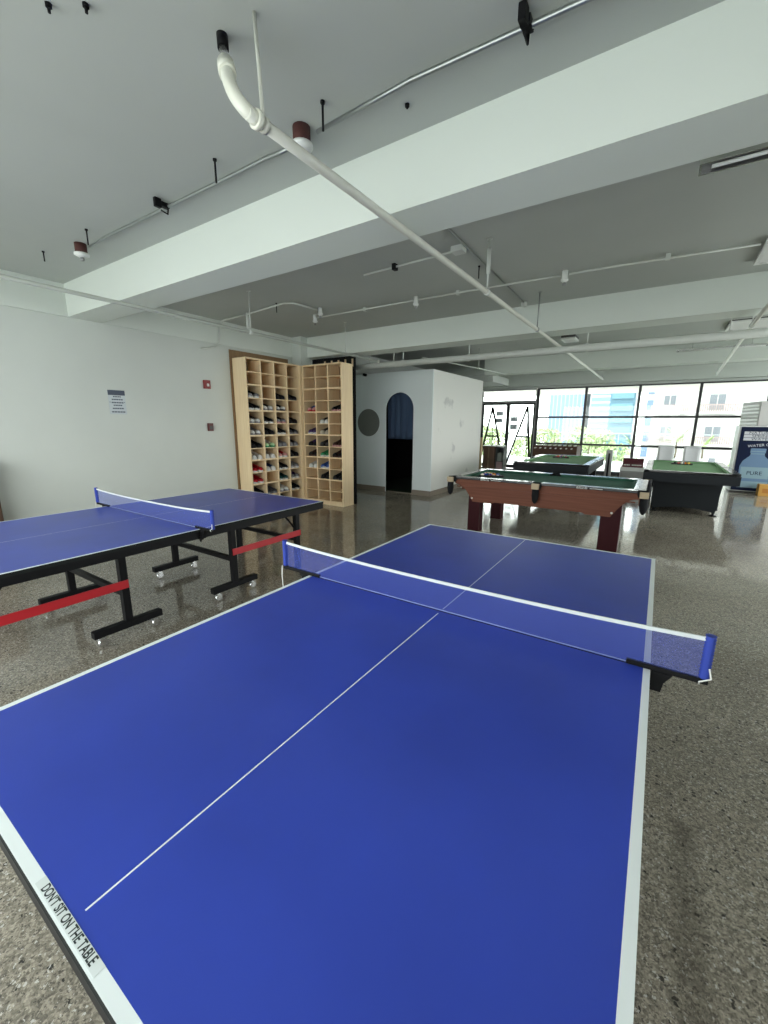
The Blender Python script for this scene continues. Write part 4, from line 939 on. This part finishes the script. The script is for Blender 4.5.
detector(-1.36, 4.855, 3.09, 'white ceiling detector along the white conduit, left of the cream pipe', WPLAST)
detector(.413, 4.90, 3.09, 'white ceiling detector along the white conduit, right of the cream pipe', WPLAST)
c3 = thing('conduit', 'white conduit with an S-bend down the left wall near the shoe rack', 'conduit', (0, 0, 0))
MB().tube([(XL+.03, 3.92, 2.66), (XL+.05, 4.0, 2.67), (XL+.05, 4.17, 2.72), (XL+.05, 4.24, 2.80), (XL+.05, 4.26, 3.02), (XL+.1, 4.25, 3.09), (-4.4, 4.23, 3.10), (-3.82, 4.19, 3.10), (-2.95, 4.08, 3.10), (-2.83, 4.14, 3.10), (-2.77, 4.55, 3.10)], .012, 8).build('conduit_run', WPIPE, c3)
detector(-2.76, 4.6, 3.10, 'white ceiling detector at the end of the bent conduit', WPLAST)
MB().tube([(-3.82, 4.19, 2.9), (-3.82, 4.19, 3.12)], .02, 10).build('drop_tube', WPIPE, c3)
c4 = thing('conduit', 'short white conduit with a square box near the cream pipe', 'conduit', (0, 0, 0))
MB().tube([(-1.4, 3.79, 3.10), (-.345, 3.735, 3.10)], .010, 8).build('conduit_run', WPIPE, c4)
MB().box(-.345, -.235, 3.68, 3.79, 3.08, ZC-.002, b=.005).build('junction_box', WPIPE, c4)
MB().box(-1.02, -.98, 3.74, 3.80, 3.07, ZC-.002, b=.004).build('clip', BLACKM, c4)
c5 = thing('conduit', 'grey conduit on the ceiling beside the cream pipe, running away', 'conduit', (0, 0, 0))
MB().tube([(-.205, 2.57, 3.119), (-.21, 3.3, 3.119), (-.26, 5.79, 3.119)], .0095, 8).build('conduit_run', GALV, c5)
MB().lathe((-.26, 5.83, 3.07), [(.03, 0), (.04, .02), (.04, .06)], 12).build('end_box', WPIPE, c5)
for x, y, L_, lab in ((-1.03, 1.73, .13, 'short black rod hanging from the near ceiling beside the conduit clamp'), (-.16, 1.74, .13, 'short black rod hanging from the near ceiling right of the red detector box'), (-2.78, 1.72, .12, 'short black rod hanging beside the leftmost red detector box'), (-3.65, 1.70, .09, 'leftmost short black rod hanging from the near ceiling'),
        (-.72, .79, .03, 'black bolt stub in the ceiling at the top left, first'), (-.60, .87, .03, 'black bolt stub in the ceiling at the top left, second'), (.186, 1.99, .02, 'black bolt stub in the ceiling beside the first beam'),
        (-3.1, 4.1, .12, 'short rod hanging beside the bent white conduit'), (-.3, 4.28, .12, 'short black rod hanging behind the cream pipe')):
    tag(MB().tube([(x, y, ZC-L_), (x, y, ZC+.0)], .006, 8).lathe((x, y, ZC-.012), [(.012, 0), (.012, .011)], 8).build('ceiling_bolt', BLACKM), lab, 'bolt', 'bolts left in the ceiling')
for q in ():
    pass
def track(x0, x1, y, z, label, tubes=True):
    t = thing('linear_light', label, 'ceiling light', (0, 0, 0), 0, 'linear ceiling lights')
    mb = MB(); mb.box(x0, x1, y, y+.008, z-.005, z+.03); mb.box(x0, x1, y+.11, y+.118, z-.005, z+.03); mb.box(x0, x0+.01, y+.008, y+.11, z-.005, z+.03); mb.box(x1-.01, x1, y+.008, y+.11, z-.005, z+.03)
    mb.build('frame', CHROME, t)
    MB().box(x0+.01, x1-.01, y+.008, y+.11, z+.012, z+.03).build('reflector', DARKG, t)
    MB().tube([(x0+.05, y+.059, z), (x1-.05, y+.059, z)], .009, 8).build('tube', WPLAST, t)
    for x in (x0+.25, x1-.25): MB().tube([(x, y+.059, z+.03), (x, y+.059, ZC)], .004, 6).build('cable', GALV, t)
track(1.46, 2.9, 2.66, 2.80, 'unlit linear light in a chrome frame, just behind the first beam')
track(1.52, 2.9, 10.16, 2.96, 'unlit dark linear light below the ceiling in front of the third beam')
track(-.25, .75, 9.3, 3.0, 'short unlit linear light above the far black pool table')
def grille(x0, x1, y0, y1, z, label):
    t = thing('air_grille', label, 'air grille', (0, 0, 0), 0, 'air grilles')
    mb = MB(); w_ = .035
    mb.box(x0, x1, y0, y0+w_, z, z+.03); mb.box(x0, x1, y1-w_, y1, z, z+.03); mb.box(x0, x0+w_, y0+w_, y1-w_, z, z+.03); mb.box(x1-w_, x1, y0+w_, y1-w_, z, z+.03)
    mb.build('frame', WPLAST, t)
    mb = MB(); n = 8
    for k in range(n): y = y0+w_+(y1-y0-2*w_)*(k+.5)/n; mb.prism([(y-.02, z+.022), (y+.012, z+.004), (y+.018, z+.008), (y-.014, z+.026)], x0+w_, x1-w_, 'yz')
    mb.build('slats', WPLAST, t)
    MB().box(x0+.005, x1-.005, y0+.005, y1-.005, z+.031, ZC-.001).build('backing', DARKG, t)
grille(2.02, 2.72, 4.95, 5.60, 3.085, 'white louvred air grille at the right between the first two beams')
grille(2.15, 2.75, 8.5, 9.2, 3.085, 'white air grille beyond the second beam at the right')
grille(-.28, -.03, 8.35, 8.72, 3.06, 'small grey ceiling vent beyond the second beam beside the cream pipe')
tag(MB().lathe((.7, 7.6, 3.0), [(.012, 0), (.03, .03), (.03, .06), (.05, .129)], 12).build('sprinkler', WPLAST), 'small white sprinkler beyond the second beam', 'sprinkler')
